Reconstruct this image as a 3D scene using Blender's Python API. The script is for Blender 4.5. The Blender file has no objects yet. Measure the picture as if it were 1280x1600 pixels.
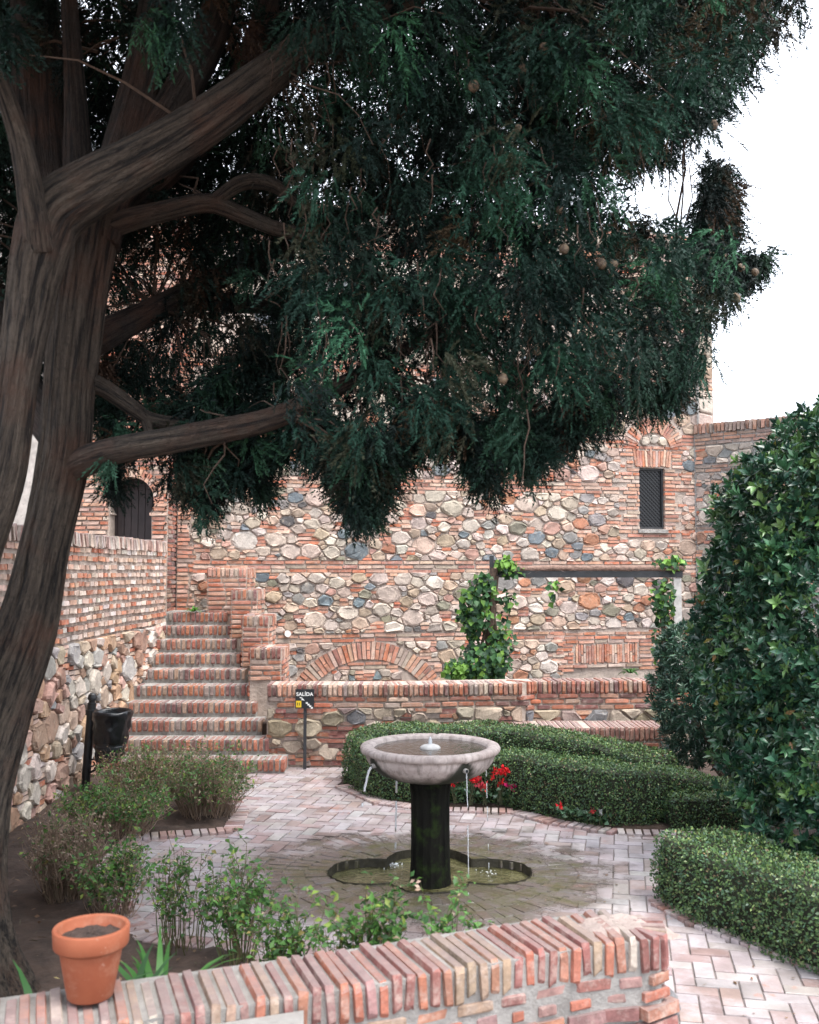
import bpy, math, random
import numpy as np
from mathutils import Vector, Matrix, noise as mnoise

R = random.Random(7)
NR = np.random.default_rng(11)
S = bpy.context.scene
COL = S.collection

# ------------------------------------------------------------------ camera
F = 1556.0                      # focal length in photo pixels (35 mm lens)
HC = 2.1                        # eye height above the paving
PITCH = math.atan(90 / F)
cam_d = bpy.data.cameras.new('camera')
cam = bpy.data.objects.new('camera', cam_d)
COL.objects.link(cam)
cam_d.sensor_fit = 'VERTICAL'
cam_d.sensor_height = 36.0
cam_d.sensor_width = 28.8
cam_d.lens = 36.0 * F / 1600.0
cam_d.clip_end = 500
cam.location = (0, 0, HC)
cam.rotation_euler = (math.pi / 2 + PITCH, 0, 0)
cam_d.dof.use_dof = True
cam_d.dof.focus_distance = 10.5
cam_d.dof.aperture_fstop = 3.5
S.camera = cam

# ------------------------------------------------------------------ light: bright overcast day
SUN_EL, SUN_AZ = math.radians(66), math.radians(128)   # sun high, behind the camera and to its right
world = bpy.data.worlds.new('World')
S.world = world
world.use_nodes = True
wn = world.node_tree
wn.nodes.clear()
w_out = wn.nodes.new('ShaderNodeOutputWorld')
w_bg = wn.nodes.new('ShaderNodeBackground')
w_sky = wn.nodes.new('ShaderNodeTexSky')
w_sky.sky_type = 'NISHITA'
w_sky.sun_disc = False
w_sky.sun_elevation = SUN_EL
w_sky.sun_rotation = SUN_AZ
w_sky.air_density = 1.5
w_sky.dust_density = 4.0
w_hs = wn.nodes.new('ShaderNodeHueSaturation')
w_hs.inputs['Saturation'].default_value = 0.12
w_mix = wn.nodes.new('ShaderNodeMix')
w_mix.data_type = 'RGBA'
w_mix.inputs[0].default_value = 0.65           # cloud cover: mostly an even pale layer
w_mix.inputs[7].default_value = (7.1, 7.7, 8.8, 1)
wn.links.new(w_sky.outputs[0], w_hs.inputs['Color'])
wn.links.new(w_hs.outputs[0], w_mix.inputs[6])
wn.links.new(w_mix.outputs[2], w_bg.inputs['Color'])
w_bg.inputs['Strength'].default_value = 0.11
wn.links.new(w_bg.outputs[0], w_out.inputs[0])

sun_d = bpy.data.lights.new('sun', 'SUN')
sun_d.energy = 1.4
sun_d.angle = math.radians(34)
sun_d.color = (1.0, 0.95, 0.88)
sun = bpy.data.objects.new('sun', sun_d)
COL.objects.link(sun)
# azimuth measured like the sky's rotation: 0 = +Y, clockwise seen from above
sd = Vector((math.sin(SUN_AZ) * math.cos(SUN_EL), math.cos(SUN_AZ) * math.cos(SUN_EL), math.sin(SUN_EL)))
sun.rotation_euler = sd.to_track_quat('Z', 'Y').to_euler()
sun.location = (6, -6, 12)

S.view_settings.view_transform = 'Standard'
S.view_settings.look = 'None'
S.view_settings.exposure = 1.95
S.view_settings.gamma = 1.0
S.view_settings.use_curve_mapping = False
S.cycles.use_denoising = True
S.cycles.max_bounces = 6
S.cycles.diffuse_bounces = 3
S.cycles.glossy_bounces = 3
S.cycles.transmission_bounces = 4

# ------------------------------------------------------------------ photo ray helpers (used to measure positions)
CP, SP = math.cos(PITCH), math.sin(PITCH)


def ray(x, y):
    cx, cz = (x - 640) / F, (800 - y) / F
    return Vector((cx, CP - cz * SP, SP + cz * CP))


def P(x, y, Y):
    d = ray(x, y)
    t = Y / d.y
    return Vector((d.x * t, Y, HC + d.z * t))


def G(x, y, z=0.0):
    d = ray(x, y)
    t = (z - HC) / d.z
    return Vector((d.x * t, d.y * t, z))


TD0, TS = 14.6, 0.25           # tower front: Y = TD0 + TS * X


def T(x, y):
    d = ray(x, y)
    t = TD0 / (d.y - TS * d.x)
    return (d.x * t, HC + d.z * t)


def project(p):
    dx, dy, dz = p[0], p[1], p[2] - HC
    f = dy * CP + dz * SP
    u = -dy * SP + dz * CP
    if f < 0.1:
        return None
    return (640 + F * dx / f, 800 - F * u / f, f)


def in_frame(p, m=30):
    q = project(p)
    return q is not None and -m < q[0] < 1280 + m and -m < q[1] < 1600 + m


# ------------------------------------------------------------------ objects
def tag(o, label=None, cat=None, group=None, kind=None):
    if label and kind is None: kind = 'thing'
    if label: o['label'] = label
    if cat: o['category'] = cat
    if group: o['group'] = group
    if kind: o['kind'] = kind
    return o


def thing(name, loc, label, cat, group=None):
    o = bpy.data.objects.new(name, None)
    o.empty_display_size = 0.1
    o.location = loc
    COL.objects.link(o)
    return tag(o, label, cat, group)


def base_of(o):
    v = Vector((0, 0, 0))
    while o is not None:
        v += o.location
        o = o.parent
    return v


def link_mesh(name, me, mat, parent=None, kind=None):
    o = bpy.data.objects.new(name, me)
    if mat is not None and not me.materials:
        me.materials.append(mat)
    o.parent = parent
    COL.objects.link(o)
    if kind: o['kind'] = kind
    return o


def np_mesh(name, verts, faces, tint=None, smooth=False, attr=None):
    """verts (n,3), faces: (m,k) array or list of tuples."""
    me = bpy.data.meshes.new(name)
    verts = np.asarray(verts, dtype=np.float32)
    if isinstance(faces, np.ndarray):
        m, k = faces.shape
        me.vertices.add(len(verts))
        me.vertices.foreach_set('co', verts.ravel())
        me.loops.add(m * k)
        me.loops.foreach_set('vertex_index', faces.astype(np.int32).ravel())
        me.polygons.add(m)
        me.polygons.foreach_set('loop_start', np.arange(0, m * k, k, dtype=np.int32))
        me.polygons.foreach_set('loop_total', np.full(m, k, dtype=np.int32))
    else:
        me.from_pydata(verts.tolist(), [], faces)
    if tint is not None:
        a = me.attributes.new('tint', 'FLOAT_COLOR', 'POINT')
        t = np.asarray(tint, dtype=np.float32)
        if t.shape[1] == 3:
            t = np.concatenate([t, np.ones((len(t), 1), np.float32)], 1)
        a.data.foreach_set('color', t.ravel())
    if attr is not None:
        a = me.attributes.new('bark', 'FLOAT_VECTOR', 'POINT')
        a.data.foreach_set('vector', np.asarray(attr, dtype=np.float32).ravel())
    if smooth:
        me.polygons.foreach_set('use_smooth', np.ones(len(me.polygons), dtype=bool))
    me.update(calc_edges=True)
    me.validate()
    return me


def add_np(name, parent, verts, faces, mat, tint=None, smooth=False, attr=None, kind=None):
    b = base_of(parent) if parent is not None else Vector((0, 0, 0))
    v = np.asarray(verts, dtype=np.float32) - np.array(b, dtype=np.float32)
    return link_mesh(name, np_mesh(name, v, faces, tint, smooth, attr), mat, parent, kind)


class MB:
    """collects pieces into one mesh, world coordinates"""

    def __init__(self):
        self.v, self.f, self.c = [], [], []

    def add(self, verts, faces, col=(1, 1, 1)):
        n = len(self.v)
        self.v += [tuple(p) for p in verts]
        self.f += [tuple(i + n for i in f) for f in faces]
        self.c += [tuple(col[:3])] * len(verts)

    def box(self, a, b, col=(1, 1, 1)):
        x0, y0, z0 = a
        x1, y1, z1 = b
        self.add([(x0, y0, z0), (x1, y0, z0), (x1, y1, z0), (x0, y1, z0), (x0, y0, z1), (x1, y0, z1), (x1, y1, z1), (x0, y1, z1)], BOXF, col)

    def prism(self, poly, z0, z1, col=(1, 1, 1)):
        """plan polygon (counter-clockwise) from z0 to z1"""
        n = len(poly)
        self.add([(x, y, z0) for x, y in poly] + [(x, y, z1) for x, y in poly],
                 [tuple(range(n - 1, -1, -1)), tuple(range(n, 2 * n))] + [(i, (i + 1) % n, (i + 1) % n + n, i + n) for i in range(n)], col)

    def lathe(self, prof, c, n=48, col=(1, 1, 1), jit=0):
        m = len(prof)
        vs, fs = [], []
        for i in range(n):
            a = 2 * math.pi * i / n
            for r, z in prof:
                k = 1 + (R.uniform(-jit, jit) if jit else 0)
                vs.append((c[0] + r * k * math.cos(a), c[1] + r * k * math.sin(a), c[2] + z))
        for i in range(n):
            j = (i + 1) % n
            for k in range(m - 1):
                fs.append((i * m + k, j * m + k, j * m + k + 1, i * m + k + 1))
        self.add(vs, fs, col)

    def tube(self, pts, rad, n=8, col=(1, 1, 1), caps=True):
        v, f, _ = sweep(pts, rad, n)
        v = [tuple(x) for x in v]
        if caps:
            f = list(map(tuple, f)) + [tuple(range(n - 1, -1, -1)), tuple(range(len(v) - n, len(v)))]
        self.add(v, f, col)

    def build(self, name, mat, parent=None, smooth=False, kind=None):
        return add_np(name, parent, self.v, self.f, mat, np.array(self.c), smooth, None, kind)


BOXF = [(3, 2, 1, 0), (4, 5, 6, 7), (0, 1, 5, 4), (1, 2, 6, 5), (2, 3, 7, 6), (3, 0, 4, 7)]


def sweep(pts, rad, n, ridge=0.0, seed=0.0):
    """tube along points; returns verts, quad faces, bark coordinates"""
    pts = np.asarray(pts, dtype=float)
    m = len(pts)
    rad = np.full(m, rad) if np.isscalar(rad) else np.asarray(rad, dtype=float)
    tan = np.gradient(pts, axis=0)
    tan /= np.linalg.norm(tan, axis=1)[:, None] + 1e-9
    ref = np.array([1.0, 0, 0]) if abs(tan[0][0]) < 0.8 else np.array([0, 1.0, 0])
    nrm = np.cross(tan[0], ref); nrm /= np.linalg.norm(nrm)
    V, A = [], []
    s = 0.0
    for i in range(m):
        if i:
            s += np.linalg.norm(pts[i] - pts[i - 1])
        nrm = nrm - tan[i] * np.dot(nrm, tan[i]); nrm /= np.linalg.norm(nrm)
        bi = np.cross(tan[i], nrm)
        for k in range(n):
            a = 2 * math.pi * k / n
            r = rad[i]
            if ridge and n > 36:
                q3 = Vector((math.cos(a) * 15 + seed, math.sin(a) * 15, s * 1.3))
                q4 = Vector((math.cos(a) * 30 + seed, math.sin(a) * 30, s * 2.2))
                r = r * (1 + .05 * (1 - 2.2 * abs(mnoise.noise(q3))) + .03 * mnoise.noise(q4))
            if ridge:
                q = Vector((math.cos(a) * 2.2 + seed, math.sin(a) * 2.2, s * 0.55 + seed))
                q2 = Vector((math.cos(a) * 6 + seed, math.sin(a) * 6, s * 1.1 + seed))
                r = r * (1 + ridge * 1.6 * mnoise.noise(q) + ridge * (1 - 2 * abs(mnoise.noise(q2))))
            V.append(pts[i] + (nrm * math.cos(a) + bi * math.sin(a)) * r)
            A.append((math.cos(a) * max(rad[i], .05), math.sin(a) * max(rad[i], .05), s))
    fs = []
    for i in range(m - 1):
        for k in range(n):
            k2 = (k + 1) % n
            fs.append((i * n + k, i * n + k2, (i + 1) * n + k2, (i + 1) * n + k))
    return np.array(V), fs, np.array(A)


def spline(ctrl, step):
    """Catmull-Rom through control rows (any number of columns), resampled every ~step"""
    c = np.asarray(ctrl, dtype=float)
    c = np.vstack([2 * c[0] - c[1], c, 2 * c[-1] - c[-2]])
    out = []
    for i in range(1, len(c) - 2):
        n = max(2, int(np.linalg.norm(c[i + 1][:3] - c[i][:3]) / step))
        for k in range(n):
            t = k / n
            a, b, d, e = c[i - 1], c[i], c[i + 1], c[i + 2]
            out.append(0.5 * (2 * b + (d - a) * t + (2 * a - 5 * b + 4 * d - e) * t * t + (3 * b - a - 3 * d + e) * t ** 3))
    out.append(c[-2])
    return np.array(out)


def point_in(poly, x, y):
    c = False
    j = len(poly) - 1
    for i in range(len(poly)):
        xi, yi = poly[i]
        xj, yj = poly[j]
        if (yi > y) != (yj > y) and x < (xj - xi) * (y - yi) / (yj - yi) + xi:
            c = not c
        j = i
    return c


# ------------------------------------------------------------------ materials
class NT:
    def __init__(self, name):
        self.m = bpy.data.materials.new(name)
        self.m.use_nodes = True
        self.t = self.m.node_tree
        self.bsdf = self.t.nodes['Principled BSDF']
        self.pos = self.new('ShaderNodeNewGeometry').outputs['Position']

    def new(self, k):
        return self.t.nodes.new(k)

    def link(self, a, b):
        self.t.links.new(a, b)

    def noise(self, scale, detail=4, rough=0.55, vec=None, dist=0):
        n = self.new('ShaderNodeTexNoise')
        n.inputs['Scale'].default_value = scale
        n.inputs['Detail'].default_value = detail
        n.inputs['Roughness'].default_value = rough
        n.inputs['Distortion'].default_value = dist
        self.link(vec or self.pos, n.inputs['Vector'])
        return n.outputs['Fac']

    def ramp(self, fac, a, b, lo=0.0, hi=1.0):
        n = self.new('ShaderNodeMapRange')
        n.inputs['From Min'].default_value = a
        n.inputs['From Max'].default_value = b
        n.inputs['To Min'].default_value = lo
        n.inputs['To Max'].default_value = hi
        self.link(fac, n.inputs['Value'])
        return n.outputs[0]

    def mix(self, fac, a, b, mode='MIX'):
        n = self.new('ShaderNodeMix')
        n.data_type = 'RGBA'
        n.blend_type = mode
        for s, v in ((n.inputs[0], fac), (n.inputs[6], a), (n.inputs[7], b)):
            if isinstance(v, (int, float)):
                s.default_value = v
            elif isinstance(v, tuple):
                s.default_value = (*v[:3], 1)
            else:
                self.link(v, s)
        return n.outputs[2]

    def math(self, op, a, b=0.0):
        n = self.new('ShaderNodeMath')
        n.operation = op
        for s, v in ((n.inputs[0], a), (n.inputs[1], b)):
            if isinstance(v, (int, float)):
                s.default_value = v
            else:
                self.link(v, s)
        return n.outputs[0]

    def bump(self, h, strength, dist=0.01, prev=None):
        n = self.new('ShaderNodeBump')
        n.inputs['Strength'].default_value = strength
        n.inputs['Distance'].default_value = dist
        self.link(h, n.inputs['Height'])
        if prev is not None:
            self.link(prev, n.inputs['Normal'])
        self.link(n.outputs[0], self.bsdf.inputs['Normal'])
        return n.outputs[0]

    def tint(self, src):
        if src == 'object':
            return self.new('ShaderNodeObjectInfo').outputs['Color']
        n = self.new('ShaderNodeAttribute')
        n.attribute_name = 'tint'
        return n.outputs['Color']

    def set(self, color=None, rough=None, **kw):
        for k, v in (('Base Color', color), ('Roughness', rough), *kw.items()):
            if v is None:
                continue
            s = self.bsdf.inputs[k]
            if isinstance(v, tuple):
                s.default_value = (*v[:3], 1)
            elif isinstance(v, (int, float)):
                s.default_value = v
            else:
                self.link(v, s)
        return self.m


def gray(nt, fac):
    n = nt.new('ShaderNodeCombineColor')
    for i in range(3):
        nt.link(fac, n.inputs[i])
    return n.outputs[0]


MORTAR = (0.50, 0.41, 0.35)


def masonry_mat(name, src, kind):
    t = NT(name)
    c = t.tint(src)
    n1 = t.noise(7 if kind == 'stone' else 11, 6, .6)
    n2 = t.noise(55, 5, .65)
    c = t.mix(1.0, c, gray(t, t.ramp(n1, .25, .75, .62, 1.3)), 'MULTIPLY')
    c = t.mix(1.0, c, gray(t, t.ramp(n2, .25, .75, .7, 1.25)), 'MULTIPLY')
    n3 = t.noise(16, 5, .7)
    if kind == 'stone':
        c = t.mix(t.ramp(n3, .56, .7, 0, .45), c, (0.55, 0.47, 0.38))
        n4 = t.noise(24, 4, .6, dist=1.5)
        c = t.mix(t.ramp(n4, .6, .72, 0, .55), c, (0.17, 0.13, 0.10))
        h = t.bump(t.noise(18, 7, .7), .7, .02)
        t.bump(n2, .5, .006, h)
    else:
        c = t.mix(t.ramp(n3, .50, .68, 0, .55), c, (0.46, 0.38, 0.33))
        nz = t.new('ShaderNodeSeparateXYZ')
        t.link(t.new('ShaderNodeNewGeometry').outputs['Normal'], nz.inputs[0])
        top = t.ramp(nz.outputs['Z'], .55, .9)
        c = t.mix(t.math('MULTIPLY', top, t.ramp(t.noise(9, 6, .7), .3, .6, .35, .85)), c, (0.19, 0.145, 0.14))
        h = t.bump(t.noise(30, 6, .7), .6, .01)
        t.bump(t.noise(140, 3, .6), .4, .003, h)
    return t.set(c, .88)


M = {}
for k in ('stone', 'brick'):
    M[k + '_o'] = masonry_mat(k + ' single', 'object', k)
    M[k + '_s'] = masonry_mat(k + ' joined', 'attr', k)


def mortar_mat(name, col, dark=(0.2, .17, .15)):
    t = NT(name)
    n = t.noise(6, 7, .65)
    c = t.mix(t.ramp(n, .35, .65), tuple(x * .72 for x in col), tuple(x * 1.12 for x in col))
    c = t.mix(t.ramp(t.noise(22, 6, .7), .55, .75, 0, .5), c, dark)
    h = t.bump(t.noise(25, 8, .75), .9, .03)
    t.bump(t.noise(120, 4, .6), .5, .006, h)
    return t.set(c, .95)


M['mortar'] = mortar_mat('lime mortar', MORTAR)
M['mortar_grey'] = mortar_mat('grey mortar', (0.36, 0.34, 0.32))
M['mortar_pink'] = mortar_mat('smeared mortar', (0.50, 0.40, 0.36), (.36, .27, .24))
M['plaster'] = mortar_mat('pale plaster', (0.55, 0.5, 0.46))


def paving_mat(name, src):
    t = NT(name)
    c = t.tint(src) if src else None
    if c is None:
        c = t.mix(0.0, (0.19, 0.16, 0.15), (0, 0, 0))
    c = t.mix(1.0, c, gray(t, t.ramp(t.noise(5, 6, .6), .3, .7, .75, 1.22)), 'MULTIPLY')
    c = t.mix(t.ramp(t.noise(3.2, 6, .7), .47, .62, 0, .7 if src else 0), c, (0.42, 0.375, 0.39))
    c = t.mix(t.ramp(t.noise(60, 5, .7), .5, .8, 0, .35), c, (0.2, .15, .14))
    c = t.mix(t.ramp(t.noise(1.3, 8, .75), .50, .66, 0, .55), c, (0.20, .165, .15))
    c = t.mix(t.ramp(t.noise(2.1, 7, .75), .60, .68, 0, .75), c, (0.36, .15, .10))
    # water splashed out of the pool: a wet, mossy patch with a ragged edge
    sub = t.new('ShaderNodeVectorMath'); sub.operation = 'SUBTRACT'
    t.link(t.pos, sub.inputs[0]); sub.inputs[1].default_value = (0.12, 6.98, 0)
    scl = t.new('ShaderNodeVectorMath'); scl.operation = 'MULTIPLY'
    t.link(sub.outputs[0], scl.inputs[0]); scl.inputs[1].default_value = (0.88, 1.0, 0)
    ln = t.new('ShaderNodeVectorMath'); ln.operation = 'LENGTH'
    t.link(scl.outputs[0], ln.inputs[0])
    d = t.math('ADD', ln.outputs['Value'], t.math('MULTIPLY', t.math('SUBTRACT', t.noise(2.6, 7, .72), .5), 1.9))
    wet = t.ramp(d, 1.30, .98)
    moss = t.math('MULTIPLY', t.ramp(d, 1.02, .75), t.ramp(t.noise(6, 5, .7), .4, .6))
    c = t.mix(t.math('MULTIPLY', wet, .72), c, (0.075, .062, .052))
    c = t.mix(t.math('MULTIPLY', moss, .75), c, (0.085, .085, .03))
    r = t.math('SUBTRACT', t.ramp(t.noise(7, 4, .6), .3, .7, .42, .66), t.math('MULTIPLY', wet, .34))
    t.bump(t.noise(45, 6, .7), .35, .006)
    return t.set(c, r)


M['tile_o'] = paving_mat('paving tile single', 'object')
M['tile_s'] = paving_mat('paving tile joined', 'attr')
M['pave_base'] = paving_mat('paving joints', None)


def simple(name, col, rough=.6, var=.25, scale=12, bump=.0, metal=0, bscale=60, **kw):
    t = NT(name)
    c = t.mix(t.ramp(t.noise(scale, 5, .6), .3, .7), tuple(x * (1 - var) for x in col), tuple(min(1, x * (1 + var)) for x in col))
    if bump:
        t.bump(t.noise(bscale, 5, .65), bump, .01)
    return t.set(c, rough, Metallic=metal, **kw)


M['soil'] = simple('damp soil', (0.055, 0.035, 0.026), .95, .45, 9, 1.0, bscale=28)
M['ground'] = simple('bare earth', (0.14, 0.10, 0.075), .95, .3, 3, .6)
M['black_metal'] = simple('black painted metal', (0.012, 0.013, 0.015), .42, .3, 20, .05)
M['grey_metal'] = simple('dark steel', (0.03, 0.032, 0.036), .5, .3, 15, .05)
M['black_plastic'] = simple('black plastic bin', (0.014, 0.017, 0.02), .38, .2)
M['bag'] = simple('black bin liner', (0.008, 0.009, 0.011), .2, .3, 30, .5, bscale=22)
M['board'] = simple('black sign board', (0.012, 0.014, 0.017), .5, .2)
M['white_paint'] = simple('white paint', (0.8, 0.8, 0.78), .5, .05)
M['yellow_paint'] = simple('yellow paint', (0.75, 0.52, 0.02), .5, .1)
M['thatch'] = simple('dry reed', (0.22, 0.14, 0.11), .95, .5, 40, 1.0, bscale=90)
M['wood_door'] = simple('dark door wood', (0.022, 0.014, 0.015), .6, .4, 8, .2)
M['twig'] = simple('twig', (0.075, 0.048, 0.034), .9, .4, 25, .3)
M['dry_stem'] = simple('dry stem', (0.30, 0.21, 0.15), .9, .4, 25, .2)
M['green_stem'] = simple('green stem', (0.09, 0.10, 0.05), .8, .4, 25, .2)
M['pot_soil'] = simple('potting soil', (0.045, 0.028, 0.022), .95, .5, 40, 1.0, bscale=60)
M['lead'] = simple('pale spout pipe', (0.3, 0.28, 0.26), .5, .3)
M['white_post'] = simple('weathered white post', (0.5, 0.48, 0.46), .8, .25, 14, .3)
M['shutter'] = simple('grey shutter', (0.07, 0.075, 0.085), .6, .2)

t = NT('terracotta')
c = t.mix(t.ramp(t.noise(7, 5, .6), .3, .7), (0.215, 0.052, 0.020), (0.28, 0.080, 0.034))
c = t.mix(t.ramp(t.noise(9, 7, .75), .50, .72, 0, .5), c, (0.38, .20, .13))
c = t.mix(t.ramp(t.noise(17, 6, .7), .58, .72, 0, .55), c, (0.20, .06, .03))
c = t.mix(t.ramp(t.noise(45, 5, .7), .62, .75, 0, .5), c, (0.5, .36, .29))
t.bump(t.noise(90, 4, .6), .15, .003)
M['terracotta'] = t.set(c, .75)

t = NT('bowl stone')
c = t.mix(t.ramp(t.noise(9, 6, .65), .3, .7), (0.36, 0.285, 0.262), (0.56, 0.485, 0.455))
sv = t.new('ShaderNodeVectorMath'); sv.operation = 'MULTIPLY'
t.link(t.pos, sv.inputs[0]); sv.inputs[1].default_value = (26, 26, 2.2)
c = t.mix(t.ramp(t.noise(1, 5, .65, sv.outputs[0]), .46, .7, 0, .75), c, (0.14, .11, .095))
c = t.mix(t.ramp(t.noise(30, 5, .7), .6, .75, 0, .5), c, (0.1, .09, .08))
c = t.mix(t.tint('attr'), c, (0.018, 0.02, 0.012))        # algae below the spouts and at the foot
t.bump(t.noise(60, 6, .7), .4, .006)
M['bowl'] = t.set(c, .7)

t = NT('mossy column')
sv = t.new('ShaderNodeVectorMath'); sv.operation = 'MULTIPLY'
t.link(t.pos, sv.inputs[0]); sv.inputs[1].default_value = (30, 30, 3)
c = t.mix(t.ramp(t.noise(1, 5, .65, sv.outputs[0]), .35, .65), (0.004, 0.004, 0.0035), (0.012, .0115, .009))
c = t.mix(t.ramp(t.noise(8, 6, .7), .5, .68, 0, .8), c, (0.024, 0.042, 0.010))
t.bump(t.noise(35, 6, .7), .6, .01)
M['column'] = t.set(c, .9)
t.bsdf.inputs['Specular IOR Level'].default_value = .12
M['basin'] = simple('wet mossy brick rim', (0.035, 0.030, 0.018), .6, .6, 14, 1.0, bscale=30)


def bark_mat(name, a, b, mossy=0):
    t = NT(name)
    n = t.new('ShaderNodeAttribute'); n.attribute_name = 'bark'
    sv = t.new('ShaderNodeVectorMath'); sv.operation = 'MULTIPLY'
    t.link(n.outputs['Vector'], sv.inputs[0]); sv.inputs[1].default_value = (46, 46, 2.4)
    f1 = t.noise(1, 9, .68, sv.outputs[0], .35)
    sv2 = t.new('ShaderNodeVectorMath'); sv2.operation = 'MULTIPLY'
    t.link(n.outputs['Vector'], sv2.inputs[0]); sv2.inputs[1].default_value = (210, 210, 9)
    f2 = t.noise(1, 5, .6, sv2.outputs[0], .2)
    c = t.mix(t.ramp(f1, .40, .60), a, b)
    c = t.mix(t.ramp(t.noise(38, 6, .7), .5, .7, 0, .6), c, tuple(x * .5 for x in a))
    c = t.mix(t.ramp(t.noise(3, 4, .6), .48, .66, 0, .6), c, (0.10, 0.042, 0.024))
    c = t.mix(t.ramp(f2, .55, .75, 0, .6), c, tuple(x * .25 for x in a))
    c = t.mix(t.ramp(f1, .46, .40, 0, .8), c, tuple(x * .22 for x in a))
    c = t.mix(t.ramp(t.noise(1, 6, .7, sv2.outputs[0], .1), .58, .72, 0, .55), c, tuple(min(.4, x * 2.1) for x in b))
    h = t.bump(f1, 1.0, .09)
    h = t.bump(f2, .7, .015, h)
    t.bump(t.noise(55, 6, .7), .5, .012, h)
    return t.set(c, .92)


M['bark'] = bark_mat('cypress bark', (0.020, 0.0135, 0.010), (0.115, 0.088, 0.066))
M['bark_dark'] = bark_mat('shaded bark', (0.016, 0.011, 0.009), (0.06, 0.043, 0.035))  # darker copy for limbs inside the crown, its shade put into the colour


def leaf_mat(name, rough=.5, spec=.5, trans=.12, dark=.55):
    t = NT(name)
    c = t.tint('attr')
    c = t.mix(1.0, c, gray(t, t.ramp(t.noise(3.0, 4, .6), .3, .7, .75, 1.25)), 'MULTIPLY')
    m = t.set(c, rough)
    t.bsdf.inputs['Specular IOR Level'].default_value = spec
    if trans:
        tr = t.new('ShaderNodeBsdfTranslucent')
        t.link(c, tr.inputs['Color'])
        mx = t.new('ShaderNodeMixShader')
        mx.inputs[0].default_value = trans
        out = t.t.nodes['Material Output']
        t.link(t.bsdf.outputs[0], mx.inputs[1])
        t.link(tr.outputs[0], mx.inputs[2])
        t.link(mx.outputs[0], out.inputs[0])
    return m


M['cypress_leaf'] = leaf_mat('cypress sprays', .7, .25, .12)
M['box_leaf'] = leaf_mat('box hedge leaves', .45, .4, .15)
M['glossy_leaf'] = leaf_mat('glossy leaves', .28, .55, .1)
M['soft_leaf'] = leaf_mat('soft leaves', .5, .35, .25)
M['hedge_core'] = simple('hedge inner twigs', (0.02, 0.024, 0.012), .95, .4, 30, .8)
M['petal'] = leaf_mat('petals', .6, .2, .2)

t = NT('cone scales')
c = t.mix(t.ramp(t.noise(60, 4, .6), .4, .6), (0.07, 0.045, 0.03), (0.16, .11, .065))
t.bump(t.noise(70, 3, .5), .6, .01)
M['cone'] = t.set(c, .7)


def water_mat(name, a, b, scale, ripple):
    t = NT(name)
    c = t.mix(t.ramp(t.noise(scale, 5, .6), .35, .65), a, b)
    t.bump(t.noise(22, 3, .5, dist=.6), ripple, .02)
    return t.set(c, .04)


M['pool_water'] = water_mat('shallow pool water', (0.055, 0.052, 0.020), (0.15, 0.14, 0.07), 6, .45)
M['bowl_water'] = water_mat('dark bowl water', (0.020, 0.018, 0.014), (0.045, 0.038, 0.03), 9, .3)
t = NT('falling water')
M['stream'] = t.set((0.92, 0.95, 0.98), .12)
t.bsdf.inputs['Transmission Weight'].default_value = .55
t.bsdf.inputs['IOR'].default_value = 1.33

# ------------------------------------------------------------------ masonry builder
STONE_T = [((.50, .41, .345), 6), ((.57, .49, .43), 5), ((.43, .355, .30), 5), ((.38, .29, .215), 2.5), ((.47, .34, .26), 3),
           ((.15, .175, .19), 1.1), ((.26, .245, .23), 1.8), ((.11, .10, .10), .5), ((.36, .17, .10), .8), ((.42, .25, .20), 1.2), ((.22, .2, .15), 1.0)]
BRICK_T = [((.46, .21, .14), 4), ((.50, .28, .20), 4), ((.54, .37, .29), 3), ((.34, .16, .12), 1.3), ((.46, .16, .09), 1.6), ((.44, .34, .28), 1.6)]
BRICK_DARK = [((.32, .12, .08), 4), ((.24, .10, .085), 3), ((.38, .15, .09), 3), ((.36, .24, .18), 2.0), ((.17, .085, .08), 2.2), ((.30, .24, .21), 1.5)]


def pick(tab):
    tot = sum(w for _, w in tab)
    x = R.uniform(0, tot)
    for c, w in tab:
        x -= w
        if x <= 0:
            break
    k = R.uniform(.85, 1.15)
    return tuple(min(.75, v * k * R.uniform(.96, 1.04)) for v in c)


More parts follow.
